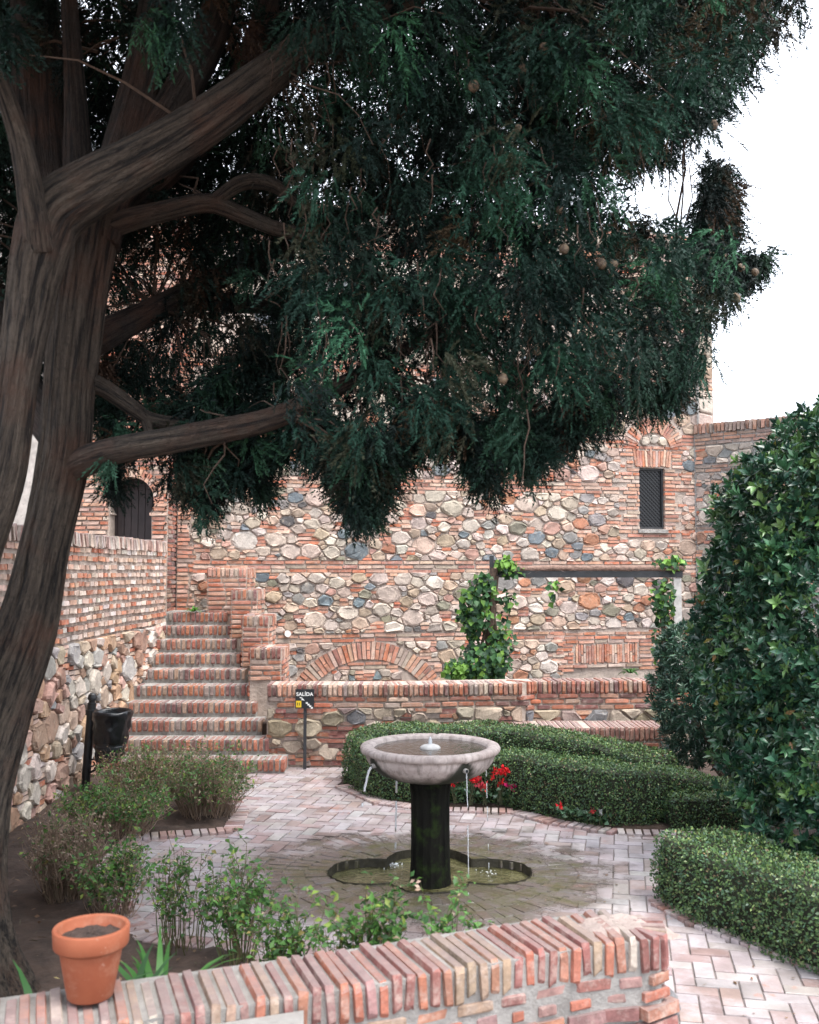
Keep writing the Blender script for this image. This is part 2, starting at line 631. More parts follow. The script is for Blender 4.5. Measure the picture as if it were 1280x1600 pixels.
def unit_bricks(n, near, ch=(.09, .04, .14)):
    out = []
    for i in range(n):
        if near:
            vs, fs = [], []
            e = .5
            cu, cw, cv = ch          # chamfers as fractions of length, depth, height
            # chamfered box: three vertices per corner
            idx = {}
            for sx in (-1, 1):
                for sy in (-1, 1):
                    for sz in (-1, 1):
                        j = lambda a: a * R.uniform(.3, 1.8)
                        idx[(sx, sy, sz)] = len(vs)
                        vs.append((sx * e, sy * (e - j(cw)), sz * (e - j(cv))))
                        vs.append((sx * (e - j(cu)), sy * e, sz * (e - j(cv))))
                        vs.append((sx * (e - j(cu)), sy * (e - j(cw)), sz * e))
            for s in (-1, 1):
                q = [idx[(s, a, b)] for a, b in ((-1, -1), (1, -1), (1, 1), (-1, 1))]
                fs.append(tuple(q if s > 0 else q[::-1]))
                q = [idx[(a, s, b)] + 1 for a, b in ((-1, -1), (-1, 1), (1, 1), (1, -1))]
                fs.append(tuple(q if s > 0 else q[::-1]))
                q = [idx[(a, b, s)] + 2 for a, b in ((-1, -1), (1, -1), (1, 1), (-1, 1))]
                fs.append(tuple(q if s > 0 else q[::-1]))
            for a in (-1, 1):
                for b in (-1, 1):
                    for (k0, k1, mk) in ((0, 1, lambda t: (a, b, t)), (0, 2, lambda t: (a, t, b)), (1, 2, lambda t: (t, a, b))):
                        q = [idx[mk(-1)] + k0, idx[mk(1)] + k0, idx[mk(1)] + k1, idx[mk(-1)] + k1]
                        c = sum((Vector(vs[x]) for x in q), Vector())
                        nrm = (Vector(vs[q[1]]) - Vector(vs[q[0]])).cross(Vector(vs[q[2]]) - Vector(vs[q[1]]))
                        fs.append(tuple(q if nrm.dot(c) > 0 else q[::-1]))
            for key, k in idx.items():
                q = [k, k + 1, k + 2]
                nrm = (Vector(vs[q[1]]) - Vector(vs[q[0]])).cross(Vector(vs[q[2]]) - Vector(vs[q[1]]))
                fs.append(tuple(q if nrm.dot(Vector(key)) > 0 else q[::-1]))
        else:
            j = lambda a: R.uniform(-a, a)
            vs = [(x + j(.03), y + j(.05), z + j(.09)) for x, y, z in
                  [(-.5, -.5, -.5), (.5, -.5, -.5), (.5, .5, -.5), (-.5, .5, -.5), (-.5, -.5, .5), (.5, -.5, .5), (.5, .5, .5), (-.5, .5, .5)]]
            fs = BOXF
        me = bpy.data.meshes.new('brick')
        me.from_pydata(vs, [], fs)
        me.update()
        out.append((me, np.array(vs), fs))
    return out


UB_FAR = unit_bricks(6, False)
UB_NEAR = unit_bricks(8, True)
UB_FLAT = unit_bricks(6, True, (.014, .028, .09))
for me, _, _ in UB_FAR + UB_NEAR + UB_FLAT:
    me.materials.append(M['brick_o'])


def tile_meshes():
    out = []
    for me, v, f in UB_FLAT:
        m2 = me.copy(); m2.name = 'tile'
        m2.materials.clear(); m2.materials.append(M['tile_o'])
        out.append((m2, v, f))
    return out


UB_TILE = tile_meshes()


class Masonry:
    def __init__(self, parent, mapf, normal=None):
        self.p, self.map, self.bricks, self.stones = parent, mapf, [], []

    def frame(self, u, v):
        e = .01
        c = Vector(self.map(u, v, 0))
        du = (Vector(self.map(u + e, v, 0)) - c) / e
        dv = (Vector(self.map(u, v + e, 0)) - c) / e
        dw = (Vector(self.map(u, v, e)) - c) / e
        return c, du, dw, dv

    def brick(self, u, v, du, dv, tint, proud=.02, depth=.09, rot=0.0, near=False, name='brick', jit=1.0, par=None):
        """u, v: centre; du, dv: size; rot: turn in the wall plane"""
        c, eu, ew, ev = self.frame(u, v)
        proud += R.uniform(-.006, .008) * jit
        rot += R.uniform(-.02, .02) * jit
        ca, sa = math.cos(rot), math.sin(rot)
        a = (eu * ca + ev * sa) * (du * R.uniform(.965, 1.0))
        b = (ev * ca - eu * sa) * (dv * R.uniform(.93, 1.03))
        w = ew * (depth + proud)
        o = c + ew * ((proud - depth) / 2)
        mat = Matrix(((a.x, -w.x, b.x, o.x), (a.y, -w.y, b.y, o.y), (a.z, -w.z, b.z, o.z), (0, 0, 0, 1)))
        self.bricks.append((mat, R.choice(UB_NEAR if near else UB_FAR), tint, name, du * dv, par))

    def stone(self, poly, tint, proud=.05):
        n = len(poly)
        cx = sum(p[0] for p in poly) / n
        cy = sum(p[1] for p in poly) / n
        rings = []
        tilt_u, tilt_v = R.uniform(-.3, .3), R.uniform(-.3, .3)
        sz = max(max(p[0] for p in poly) - min(p[0] for p in poly), .05)
        for k, (s, w) in enumerate(((1.0, -.04), (.98, proud * .6), (.84, proud))):
            ring = []
            for x, y in poly:
                f = s * (1 + (R.uniform(-.14, .08) if k == 2 else 0))
                px, py = cx + (x - cx) * f, cy + (y - cy) * f
                ww = w
                if k == 2:
                    ww += (px - cx) * tilt_u * .3 + (py - cy) * tilt_v * .3 + R.uniform(-.35, .2) * proud
                ring.append(self.map(px, py, ww))
            rings.append(ring)
        vs = rings[0] + rings[1] + rings[2]
        fs = []
        for k in range(2):
            for i in range(n):
                j = (i + 1) % n
                fs.append((k * n + i, k * n + j, (k + 1) * n + j, (k + 1) * n + i))
        fs.append(tuple(2 * n + i for i in range(n)))
        ar = abs(sum(poly[i][0] * poly[(i + 1) % n][1] - poly[(i + 1) % n][0] * poly[i][1] for i in range(n))) / 2
        self.stones.append(([Vector(v) for v in vs], fs, tint, ar))

    # -- layouts
    def course(self, u0, u1, v, h=.042, ln=.27, tab=BRICK_T, skip=None, proud=.015, gap=.015, near=False, depth=.09, lnv=.3, name='brick'):
        u = u0 + R.uniform(-.05, 0)
        while u < u1:
            l = ln * R.uniform(1 - lnv, 1 + lnv)
            a, b = max(u, u0), min(u + l, u1)
            if b - a > .04 and not (skip and skip((a + b) / 2, v)):
                self.brick((a + b) / 2, v + R.uniform(-.004, .004), b - a - gap, h, pick(tab), proud, depth, near=near, name=name)
            u += l

    def headers(self, u0, u1, v, h=.125, pitch=.053, tab=BRICK_T, proud=.02, th=.040, near=False, depth=.12, name='brick', par=None, skip=None):
        n = max(1, int((u1 - u0) / pitch))
        for i in range(n):
            u = u0 + (i + .5) * (u1 - u0) / n
            if skip and skip(u, v):
                continue
            self.brick(u, v + R.uniform(-.004, .004), th * R.uniform(.9, 1.08), h * R.uniform(.95, 1.03), pick(tab), proud, depth, rot=R.uniform(-.03, .03), near=near, name=name, par=par)

    def rubble(self, u0, u1, v0, v1, rads=(.125, .098, .08, .065, .051, .039, .027), tries=None, asp=1.36, exclude=None, tab=STONE_T, gap=.006, brickp=.42, proud=.036, btab=BRICK_T, round_=.62):
        W, H = (u1 - u0) / asp, v1 - v0
        seeds = []
        grid = {}
        cs = .2

        def ok(x, y, r):
            gx, gy = int(x / cs), int(y / cs)
            for i in range(gx - 2, gx + 3):
                for j in range(gy - 2, gy + 3):
                    for (a, b, q) in grid.get((i, j), ()):
                        if (a - x) ** 2 + (b - y) ** 2 < ((r + q) * .92) ** 2:
                            return False
            return True

        def put(x, y, r, blk):
            grid.setdefault((int(x / cs), int(y / cs)), []).append((x, y, r))
            seeds.append((x, y, r, blk))
        if exclude:
            st = .05
            for i in range(int(W / st) + 1):
                for j in range(int(H / st) + 1):
                    x, y = (i + .5) * st, (j + .5) * st
                    if exclude(u0 + x * asp, v0 + y):
                        put(x, y, .028, True)
        area = W * H
        for k, r in enumerate(rads):
            if r > H * .62:
                continue
            n = int(area / (r * r) * (.07 if k == 0 else .18 if k == 1 else .5 if k == 2 else 2.4))
            for _ in range(min(n, 9000)):
                x, y = R.uniform(0, W), R.uniform(0, H)
                rr = r * R.uniform(.85, 1.12)
                if (y < rr * .6 or y > H - rr * .6) and R.random() < .8:
                    continue
                if ok(x, y, rr):
                    put(x, y, rr, False)
        arr = np.array([(s[0], s[1], s[2]) for s in seeds])
        for i, (x, y, r, blk) in enumerate(seeds):
            if blk:
                continue
            d2 = (arr[:, 0] - x) ** 2 + (arr[:, 1] - y) ** 2
            near = np.argpartition(d2, min(26, len(d2) - 1))[:27]
            near = near[np.argsort(d2[near])]
            m = r * 1.9
            poly = [(max(0, x - m), max(0, y - m)), (min(W, x + m), max(0, y - m)), (min(W, x + m), min(H, y + m)), (max(0, x - m), min(H, y + m))]
            for k in near:
                if k == i:
                    continue
                a, b, q = arr[k]
                dx, dy = a - x, b - y
                L2 = dx * dx + dy * dy
                if L2 < 1e-8:
                    continue
                # power bisector
                t = (L2 + r * r - q * q) / (2 * L2)
                mx, my = x + dx * t, y + dy * t
                out = []
                for e in range(len(poly)):
                    p, s = poly[e], poly[(e + 1) % len(poly)]
                    fp = (p[0] - mx) * dx + (p[1] - my) * dy
                    fs_ = (s[0] - mx) * dx + (s[1] - my) * dy
                    if fp <= 0:
                        out.append(p)
                    if fp * fs_ < 0:
                        w = fp / (fp - fs_)
                        out.append((p[0] + (s[0] - p[0]) * w, p[1] + (s[1] - p[1]) * w))
                poly = out
                if len(poly) < 3:
                    break
            if len(poly) < 3:
                continue
            pu = [(u0 + a * asp, v0 + b) for a, b in poly]
            us, vs = [p[0] for p in pu], [p[1] for p in pu]
            bw, bh = max(us) - min(us), max(vs) - min(vs)
            if bw < .035 or bh < .025:
                continue
            cx, cy = sum(us) / len(us), sum(vs) / len(vs)
            if exclude and exclude(cx, cy):
                continue
            if r < .062 and bw < .24 and R.random() < brickp:
                k = max(1, int(round(bh / .055)))
                for q in range(k):
                    self.brick(cx + R.uniform(-.01, .01), min(vs) + (q + .5) * bh / k, bw * .92, min(.045, bh / k * .8), pick(btab), .015)
                continue
            # shrink for the joint, round the corners
            g = gap
            sh = []
            for a, b in pu:
                dx, dy = a - cx, b - cy
                L = math.hypot(dx, dy) + 1e-6
                k = max(.5, 1 - g / L * 1.25)
                sh.append((cx + dx * k, cy + dy * k))
            ch = []
            for e in range(len(sh)):
                p, s = sh[e], sh[(e + 1) % len(sh)]
                if math.hypot(p[0] - s[0], p[1] - s[1]) < .012:
                    ch.append(((p[0] + s[0]) / 2, (p[1] + s[1]) / 2))
                    continue
                f = .2 * round_
                ch.append((p[0] + (s[0] - p[0]) * f, p[1] + (s[1] - p[1]) * f))
                ch.append((p[0] + (s[0] - p[0]) * (1 - f), p[1] + (s[1] - p[1]) * (1 - f)))
            if len(ch) < 3:
                continue
            jj = .09
            ch = [(cx + (a - cx) * (1 + R.uniform(-jj, jj * .4)), cy + (b - cy) * (1 + R.uniform(-jj, jj * .4))) for a, b in ch]
            self.stone(ch, pick(tab), min(proud * R.uniform(.5, 1.3), .6 * min(bw, bh)))

    def arch(self, cu, cv, r0, r1, a0, a1, pitch=.06, tab=BRICK_T, proud=.025, name='arch_brick'):
        n = max(3, int((a1 - a0) * (r0 + r1) / 2 / pitch))
        for i in range(n):
            a = a0 + (i + .5) * (a1 - a0) / n
            rm = (r0 + r1) / 2
            split = R.random()
            th = (a1 - a0) * rm / n * .80
            if split < .45:
                f = R.uniform(.4, .6)
                for q0, q1 in ((r0, r0 + (r1 - r0) * f - .004), (r0 + (r1 - r0) * f + .004, r1)):
                    rr = (q0 + q1) / 2
                    self.brick(cu + rr * math.cos(a), cv + rr * math.sin(a), q1 - q0, th, pick(tab), proud, rot=a, name=name, jit=.5)
            else:
                self.brick(cu + rm * math.cos(a), cv + rm * math.sin(a), r1 - r0, th, pick(tab), proud, rot=a, name=name, jit=.5)

    def finish(self, stone_name='stone', cap=300):
        base = base_of(self.p)
        off = Matrix.Translation(-base)
        by = {}
        for b in self.bricks:
            by.setdefault(b[3], []).append(b)
        for nm, lst in by.items():
            sc = []
            for b in lst:
                pr = project(b[0].translation)
                vis = pr is not None and -10 < pr[0] < 1290 and -10 < pr[1] < 1610
                sc.append((b[4] / (pr[2] ** 2) if vis else 0))
            order = sorted(range(len(lst)), key=lambda i: -sc[i])
            keep = set(i for i in order[:cap] if sc[i] > 0)
            V, Fc, Ct = [], [], []
            nv = 0
            for i, (mat, ub, tint, _, _, par) in enumerate(lst):
                if i in keep:
                    o = bpy.data.objects.new(nm, ub[0])
                    o.parent = par or self.p
                    o.matrix_local = off @ mat
                    o.color = (*tint, 1)
                    COL.objects.link(o)
                else:
                    m = np.array(mat)
                    v = ub[1] @ m[:3, :3].T + m[:3, 3]
                    V.append(v)
                    Fc += [tuple(q + nv for q in f) for f in ub[2]]
                    Ct.append(np.tile(np.array(tint), (len(v), 1)))
                    nv += len(v)
            if V:
                add_np(nm + '_fill', self.p, np.concatenate(V), Fc, M['brick_s'], np.concatenate(Ct), kind='stuff')
        lst = self.stones
        sc = []
        for s in lst:
            pr = project(s[0][0])
            vis = pr is not None and -10 < pr[0] < 1290 and -10 < pr[1] < 1610
            sc.append(s[3] / pr[2] ** 2 if vis else 0)
        order = sorted(range(len(lst)), key=lambda i: -sc[i])
        keep = set(i for i in order[:cap] if sc[i] > 0)
        mb = MB()
        for i, (vs, fs, tint, _) in enumerate(lst):
            if i in keep:
                c = vs[-1]
                me = np_mesh(stone_name, [v - c for v in vs], fs, smooth=False)
                me.materials.append(M['stone_o'])
                o = bpy.data.objects.new(stone_name, me)
                o.parent = self.p
                o.location = c - base
                o.color = (*tint, 1)
                COL.objects.link(o)
            else:
                mb.add(vs, fs, tint)
        if mb.v:
            mb.build(stone_name + '_fill', M['stone_s'], self.p, kind='stuff')


# ================================================================== THE GROUND
def sheet(name, verts, faces, mat, kind='structure', smooth=False):
    return add_np(name, None, verts, faces, mat, None, smooth, None, kind)


# pool outline: a quatrefoil cut into the paving
PC = Vector((0.14, 7.07, 0))


def quatre(a):
    """radius of the pool outline at angle a"""
    lobes = []
    for k, (off, rad) in enumerate(((.42, .29), (.26, .30), (.42, .29), (.20, .27))):
        b = k * math.pi / 2
        # ray from the centre against the lobe circle
        cx, cy = off * math.cos(b), off * math.sin(b)
        dx, dy = math.cos(a), math.sin(a)
        pr = cx * dx + cy * dy
        disc = rad * rad - (off * off - pr * pr)
        if disc >= 0:
            lobes.append(pr + math.sqrt(disc))
    return max(lobes + [.30]) + .018 * mnoise.noise(Vector((math.cos(a) * 5, math.sin(a) * 5, 1))) + .010 * mnoise.noise(Vector((math.cos(a) * 17, math.sin(a) * 17, 3)))


NQ = 240
qa = [2 * math.pi * i / NQ for i in range(NQ)]
inner = [(PC.x + quatre(a) * math.cos(a), PC.y + quatre(a) * math.sin(a)) for a in qa]
ring1 = [(PC.x + 1.3 * math.cos(a), PC.y + 1.3 * math.sin(a)) for a in qa]


def sq(a):
    c, s_ = math.cos(a), math.sin(a)
    ts = []
    if abs(c) > 1e-6: ts.append(((7.5 if c > 0 else -3.35) - PC.x) / c)
    if abs(s_) > 1e-6: ts.append(((13.0 if s_ > 0 else 1.0) - PC.y) / s_)
    t = min(x for x in ts if x > 0)
    return (PC.x + t * c, PC.y + t * s_)


outer = [sq(a) for a in qa]
verts = [(x, y, -.004) for x, y in inner] + [(x, y, -.004) for x, y in ring1] + [(x, y, -.004) for x, y in outer]
faces = []
for r in range(2):
    for i in range(NQ):
        j = (i + 1) % NQ
        faces.append((r * NQ + i, (r + 1) * NQ + i, (r + 1) * NQ + j, r * NQ + j))
paving = sheet('paving', verts, faces, M['pave_base'])
# basin of the pool: side wall and floor
pv = [(x, y, .008) for x, y in inner] + [(x, y, -.14) for x, y in inner] + [(PC.x, PC.y, -.14)]
pf = [(i, (i + 1) % NQ, NQ + (i + 1) % NQ, NQ + i) for i in range(NQ)] + [(NQ + i, NQ + (i + 1) % NQ, 2 * NQ) for i in range(NQ)]
sheet('pool_basin', pv, pf, M['basin'])
wv = [(PC.x + (x - PC.x) * .998, PC.y + (y - PC.y) * .998, -.055) for x, y in inner] + [(PC.x, PC.y, -.055)]
sheet('pool_water', wv, [(i, (i + 1) % NQ, NQ) for i in range(NQ)], M['pool_water'])
# wide earth sheet under everything, out to the horizon
sheet('ground', [(-200, -200, -.3), (200, -200, -.3), (200, 200, -.3), (-200, 200, -.3)], [(0, 1, 2, 3)], M['ground'])

# soil beds -------------------------------------------------------
BED_LEFT = [(-3.3, 1.5), (-1.6, 2.4), (-1.2, 3.2), (-.35, 3.7), (.35, 4.0), (.4, 4.35), (-.05, 4.6), (-.45, 4.9), (-.82, 5.58), (-1.48, 5.77), (-1.7, 6.1), (-2.14, 7.1), (-2.15, 7.9), (-1.42, 8.12),
            (-1.46, 8.75), (-1.72, 9.5), (-1.88, 10.2), (-3.3, 10.3)]
BED_RIGHT = [(-.66, 9.75), (-.25, 9.05), (.25, 8.80), (.9, 8.74), (1.2, 8.36), (1.65, 8.06), (2.25, 7.98), (1.8, 6.75), (1.57, 6.38), (1.72, 6.0), (2.2, 5.33), (2.9, 4.4), (7.4, 3.5), (7.4, 11.3), (2.66, 11.1), (2.66, 10.35), (2.4, 10.3), (-.3, 10.55), (-.75, 10.2)]


def edge_dist(poly, x, y):
    d = 9
    for i in range(len(poly)):
        (ax_, ay_), (bx_, by_) = poly[i], poly[(i + 1) % len(poly)]
        L2 = (bx_ - ax_) ** 2 + (by_ - ay_) ** 2
        t_ = max(0, min(1, ((x - ax_) * (bx_ - ax_) + (y - ay_) * (by_ - ay_)) / L2))
        d = min(d, math.hypot(x - ax_ - t_ * (bx_ - ax_), y - ay_ - t_ * (by_ - ay_)))
    return d


def bed(name, poly, z):
    xs = [p[0] for p in poly]; ys = [p[1] for p in poly]
    st = .05
    nx, ny = int((max(xs) - min(xs)) / st) + 1, int((max(ys) - min(ys)) / st) + 1
    idx, vs, fs = {}, [], []
    for i in range(nx + 1):
        for j in range(ny + 1):
            x, y = min(xs) + i * st, min(ys) + j * st
            idx[i, j] = len(vs)
            e_ = min(1, edge_dist(poly, x, y) / .16)
            h = -.002 + e_ * z + e_ * .030 * mnoise.noise(Vector((x * 3, y * 3, 0))) + e_ * .022 * mnoise.noise(Vector((x * 11, y * 11, 4)))
            if poly is BED_LEFT:          # the soil is banked up behind the near wall
                q_ = min(1, max(0, 1 - (y - 3.7 - .4 * (x + .3)) / 1.0))
                h += e_ * .27 * q_ * q_ * (3 - 2 * q_)
            vs.append((x + R.uniform(-.02, .02), y + R.uniform(-.02, .02), h))
    for i in range(nx):
        for j in range(ny):
            if point_in(poly, min(xs) + (i + .5) * st, min(ys) + (j + .5) * st):
                fs.append((idx[i, j], idx[i + 1, j], idx[i + 1, j + 1], idx[i, j + 1]))
    used = sorted({q for f in fs for q in f})
    rm = {q: k for k, q in enumerate(used)}
    return sheet(name, [vs[q] for q in used], [tuple(rm[q] for q in f) for f in fs], M['soil'], smooth=True)


bed('garden_bed', BED_LEFT, .045)
bed('garden_bed', BED_RIGHT, .03)

# paving tiles ----------------------------------------------------
TILE_T = [((.295, .245, .24), 4), ((.32, .28, .28), 4), ((.29, .21, .20), 2.4), ((.34, .31, .315), 3), ((.235, .17, .16), 1.4)]
tiles = []
L_, W_ = .212, .106
ang = math.radians(-12)
ca_, sa_ = math.cos(ang), math.sin(ang)


def tile_at(x, y, l, w, rot, z=.006, h=.05):
    tiles.append((x, y, l, w, rot, z, h))


def free_spot(x, y, m=.0):
    if x < -3.15 or x > 4.2 or y < 3.2 or y > 10.75:
        return False
    if point_in(BED_LEFT, x, y) or point_in(BED_RIGHT, x, y):
        return False
    if math.hypot((x - PC.x) * .92, y - PC.y) < 1.10:
        return False
    return True


# herringbone
for i in range(-80, 81):
    for j in range(-60, 61):
        a, b = (i + j * 1) * W_, (i - j) * W_
        for (ox, oy, rr) in ((W_, W_ * .5, 0), (W_ * .5 + 2 * W_ * 0, W_ * 2, 1)):
            pass
for r_ in range(-110, 111):
    for k in range(-56, 57):
        # staircase pattern: each row shifts by one unit, pairs of a lying and a standing tile
        x0, y0 = (4 * k + r_) * W_, r_ * W_
        lx, ly = x0 + W_, y0 + .5 * W_
        sx, sy = x0 + 2.5 * W_, y0 + 0.0 * W_
        for (px_, py_, rot) in ((lx, ly, 0.0), (sx, sy, math.pi / 2)):
            X = px_ * ca_ - py_ * sa_
            Y = px_ * sa_ + py_ * ca_ + 6.0
            if free_spot(X, Y):
                tile_at(X, Y, L_ - .008, W_ - .008, ang + rot)
# rings of bricks fanning out round the pool
for q in range(4):
    r0_ = lambda a: max(quatre(a), .55) + .05 + q * .15
    n = int(2 * math.pi * (.75 + q * .15) / .075)
    for i in range(n):
        a = 2 * math.pi * (i + .5 * (q % 2)) / n
        rr = max(quatre(a) + .085, .62 - .0) + q * .155
        x, y = PC.x + rr * math.cos(a), PC.y + rr * math.sin(a)
        if math.hypot((x - PC.x) * .92, y - PC.y) < 1.14:
            tile_at(x, y, .150, .066, a, .0005)
# brick edging on the borders of the beds
EDGE_T = [((.34, .22, .20), 3), ((.42, .33, .31), 3), ((.30, .18, .16), 2), ((.46, .40, .38), 1.5)]
edges = []
for poly, lo, hi in ((BED_LEFT, 6, 16), (BED_RIGHT, 0, 12)):
    for i in range(lo, hi):
        p, s = Vector(poly[i]), Vector(poly[i + 1])
        d = s - p
        n = max(1, int(d.length / .062))
        nr = Vector((d.y, -d.x)).normalized()
        for k in range(n):
            c = p + d * ((k + .5) / n)
            edges.append((c.x + nr.x * .0, c.y + nr.y * .0, .15, .052, math.atan2(nr.y, nr.x), .026, .08))


def lay(lst, name, tab, cap):
    sc = []
    for (x, y, l, w, rot, z, h) in lst:
        pr = project((x, y, z))
        vis = pr is not None and -20 < pr[0] < 1300 and 1190 < pr[1] < 1620
        sc.append(1 / pr[2] ** 2 if vis else 0)
    order = sorted(range(len(lst)), key=lambda i: -sc[i])
    keep = set(i for i in order[:cap] if sc[i] > 0)
    V, Fc, Ct, nv = [], [], [], 0
    for i, (x, y, l, w, rot, z, h) in enumerate(lst):
        ub = R.choice(UB_TILE)
        tint = pick(tab)
        m = Matrix.Translation((x, y, z - h / 2 + R.uniform(-.003, .003))) @ Matrix.Rotation(rot + R.uniform(-.015, .015), 4, 'Z') @ Matrix.Rotation(R.uniform(-.008, .008), 4, 'X') @ Matrix.Diagonal((l, w, h, 1))
        if i in keep:
            o = bpy.data.objects.new(name, ub[0])
            o.parent = paving
            o.matrix_local = m
            o.color = (*tint, 1)
            COL.objects.link(o)
        elif in_frame((x, y, z), 200):
            mm = np.array(m)
            v = ub[1] @ mm[:3, :3].T + mm[:3, 3]
            V.append(v)
            Fc += [tuple(q + nv for q in f) for f in ub[2]]
            Ct.append(np.tile(np.array(tint), (len(v), 1)))
            nv += len(v)
    if V:
        add_np(name + '_fill', paving, np.concatenate(V), Fc, M['tile_s'], np.concatenate(Ct), kind='stuff')


lay(tiles, 'tile', TILE_T, 300)
lay(edges, 'edging_brick', EDGE_T, 160)

# ================================================================== TOWER (back wall)
NX, NY = TS / math.hypot(TS, 1), -1 / math.hypot(TS, 1)
TX0, TX1, TZ = -3.22, 4.86, 7.45


def tmap(u, v, w):
    return (u + w * NX, TD0 + TS * u + w * NY, v)


tower = thing('stone_tower', (0.8, TD0 + .2, 0), 'tall tower of rubble stone and brick bands behind the fountain garden', 'tower')
mb = MB()
fl = [(TX0, TD0 + TS * TX0), (TX1, TD0 + TS * TX1), (TX1 - 1.5, TD0 + TS * TX1 + 6), (TX0 - 1.5, TD0 + TS * TX0 + 6)]
# leave a real opening for the grilled window: the front is built in pieces round it
wa, wb = T(998, 731), T(1039.5, 827)
WX0, WX1, WZ0, WZ1 = wa[0], wb[0], wb[1], wa[1]
LNICHE = (T(903, 1050)[0], T(994, 1050)[0], T(948, 1064)[1] - .15, T(948, 1043)[1])


def slab(u0, u1, z0, z1, dep=.5):
    mb.prism([tmap(u0, 0, 0)[:2], tmap(u1, 0, 0)[:2], tmap(u1, 0, -dep)[:2], tmap(u0, 0, -dep)[:2]], z0, z1)


slab(TX0, WX0, -.2, TZ)
slab(WX1, TX1, -.2, TZ)
slab(WX0, WX1, -.2, WZ0)
slab(WX0, WX1, WZ1, TZ)
mb.prism([tmap(TX0, 0, -.5)[:2], tmap(TX1, 0, -.5)[:2], fl[2], fl[3]], -.2, TZ)
mb.build('mortar_core', M['mortar'], tower)

ms = Masonry(tower, tmap)
BAND = {'a': 1.13, 'b': 2.10, 'c': 3.34}
# arch in the wall behind the planter
ac = T(575, 1138)
AR1 = T(575, 1138)[0] - T(575 - 139, 1138)[0]
AR0 = AR1 * 111 / 139
sp = math.asin((T(575, 1066)[1] - ac[1]) / AR1)
ms.arch(ac[0], ac[1], AR0, AR1, math.radians(12), math.radians(168), .064)
# window: jamb courses, soldier lintel, relieving arch
lz0, lz1 = WZ1 + .01, T(1018, 703)[1]
lw0, lw1 = T(990, 715)[0], T(1048, 715)[0]
sill = WZ0
wc = T(1021, 704)
RA1 = (T(1068, 704)[0] - T(974, 704)[0]) / 2 * 1.02
RA0 = RA1 * .55
spring = T(1021, 692)[1]
ms.arch(wc[0], wc[1], RA0, RA1, math.radians(10), math.radians(170), .047)
n = 14
for i in range(n):
    u = lw0 + (i + .5) * (lw1 - lw0) / n
    ms.brick(u, (lz0 + lz1) / 2, (lw1 - lw0) / n * .84, lz1 - lz0 - .01, pick(BRICK_T), .02, rot=-(i - n / 2 + .5) * .02, name='arch_brick')
jl0, jr1 = T(966, 780)[0], T(1078, 780)[0]
v = sill - .10
row = 0
while v < spring - .02:
    a = jl0 + R.choice((0, .07, .14, -.1)) if v < lz1 else jl0 - R.uniform(.0, .5)
    b = jr1 - R.choice((0, .15, .25, .05)) if v < lz1 else jr1
    inl = (lambda u, v_: lw0 - .01 < u < lw1 + .01) if lz0 - .03 < v < lz1 + .02 else (lambda u, v_: WX0 - .0 < u < WX1 + .0 and v_ < WZ1)
    if v < WZ1 + .0 and v > WZ0 - .02:
        ms.course(a, WX0 + .01, v, skip=None, ln=.21)
        ms.course(WX1 - .01, b, v, skip=None, ln=.21)
    elif lz0 - .03 < v < lz1 + .02:
        ms.course(a, lw0 - .01, v, ln=.21)
        ms.course(lw1 + .01, b, v, ln=.21)
    else:
        ms.course(a, b, v, ln=.24)
    v += .060
# brick courses and stones inside the relieving arch
v = spring
while v < wc[1] + RA0 * .35:
    hw = math.sqrt(max(0, (RA0 * .98) ** 2 - (v - wc[1]) ** 2))
    ms.course(wc[0] - hw, wc[0] + hw, v, ln=.2)
    v += .06
for k in (-1, 0, 1):
    cx = wc[0] + k * RA0 * .52
    cy = wc[1] + RA0 * (.62 if k == 0 else .5)
    ms.stone([(cx + .085 * math.cos(a) * R.uniform(.85, 1.1), cy + .075 * math.sin(a) * R.uniform(.85, 1.1)) for a in [2 * math.pi * q / 9 for q in range(9)]], pick(STONE_T[:4]), .04)
# infill under the big arch
for v in (.805, .750, .695, .475):
    hw = math.sqrt(max(0, (AR0 * .985) ** 2 - (v - ac[1]) ** 2))
    ms.course(ac[0] - hw, ac[0] + hw, v, ln=.24)
hw = math.sqrt(max(0, AR0 ** 2 - (.66 - ac[1]) ** 2))
ms.rubble(ac[0] - hw + .03, ac[0] + hw - .03, .505, .665, (.085, .07, .05, .035), asp=1.15, brickp=.6)
# flat soldier lintel low on the right, with courses round it and a shallow niche below
s0, s1 = T(899, 1020), T(995, 1020)
sz0, sz1 = T(948, 1036)[1], T(948, 1006)[1]
n = 24
for i in range(n):
    u = s0[0] + (i + .5) * (s1[0] - s0[0]) / n
    if R.random() < .5:
        f = R.uniform(.4, .6)
        h1 = (sz1 - sz0) * f
        ms.brick(u, sz0 + h1 / 2, .034, h1 - .01, pick(BRICK_T), .02, name='arch_brick')
        ms.brick(u, sz0 + h1 + (sz1 - sz0 - h1) / 2, .034, sz1 - sz0 - h1 - .01, pick(BRICK_T), .02, name='arch_brick')
    else:
        ms.brick(u, (sz0 + sz1) / 2, .034, sz1 - sz0 - .01, pick(BRICK_T), .02, name='arch_brick')
for v in (sz1 + .04, sz1 + .10, sz1 + .16):
    ms.course(s0[0] - .35, s1[0] + .35, v)
ms.course(s0[0] - .05, s1[0] + .1, sz0 - .035, proud=.035)
v = sz1 - .02
while v > .55:
    ms.course(s0[0] - R.uniform(.16, .4), s0[0] - .03, v)
    ms.course(s1[0] + .03, s1[0] + R.uniform(.2, .5), v)
    if v < sz0 - .08:
        ms.course(s0[0], s1[0], v, tab=[((.26, .2, .17), 1), ((.30, .24, .21), 1), ((.22, .15, .12), 1)], proud=-.02)
    v -= .06

win_l, win_r = jl0 + .02, jr1 - .05


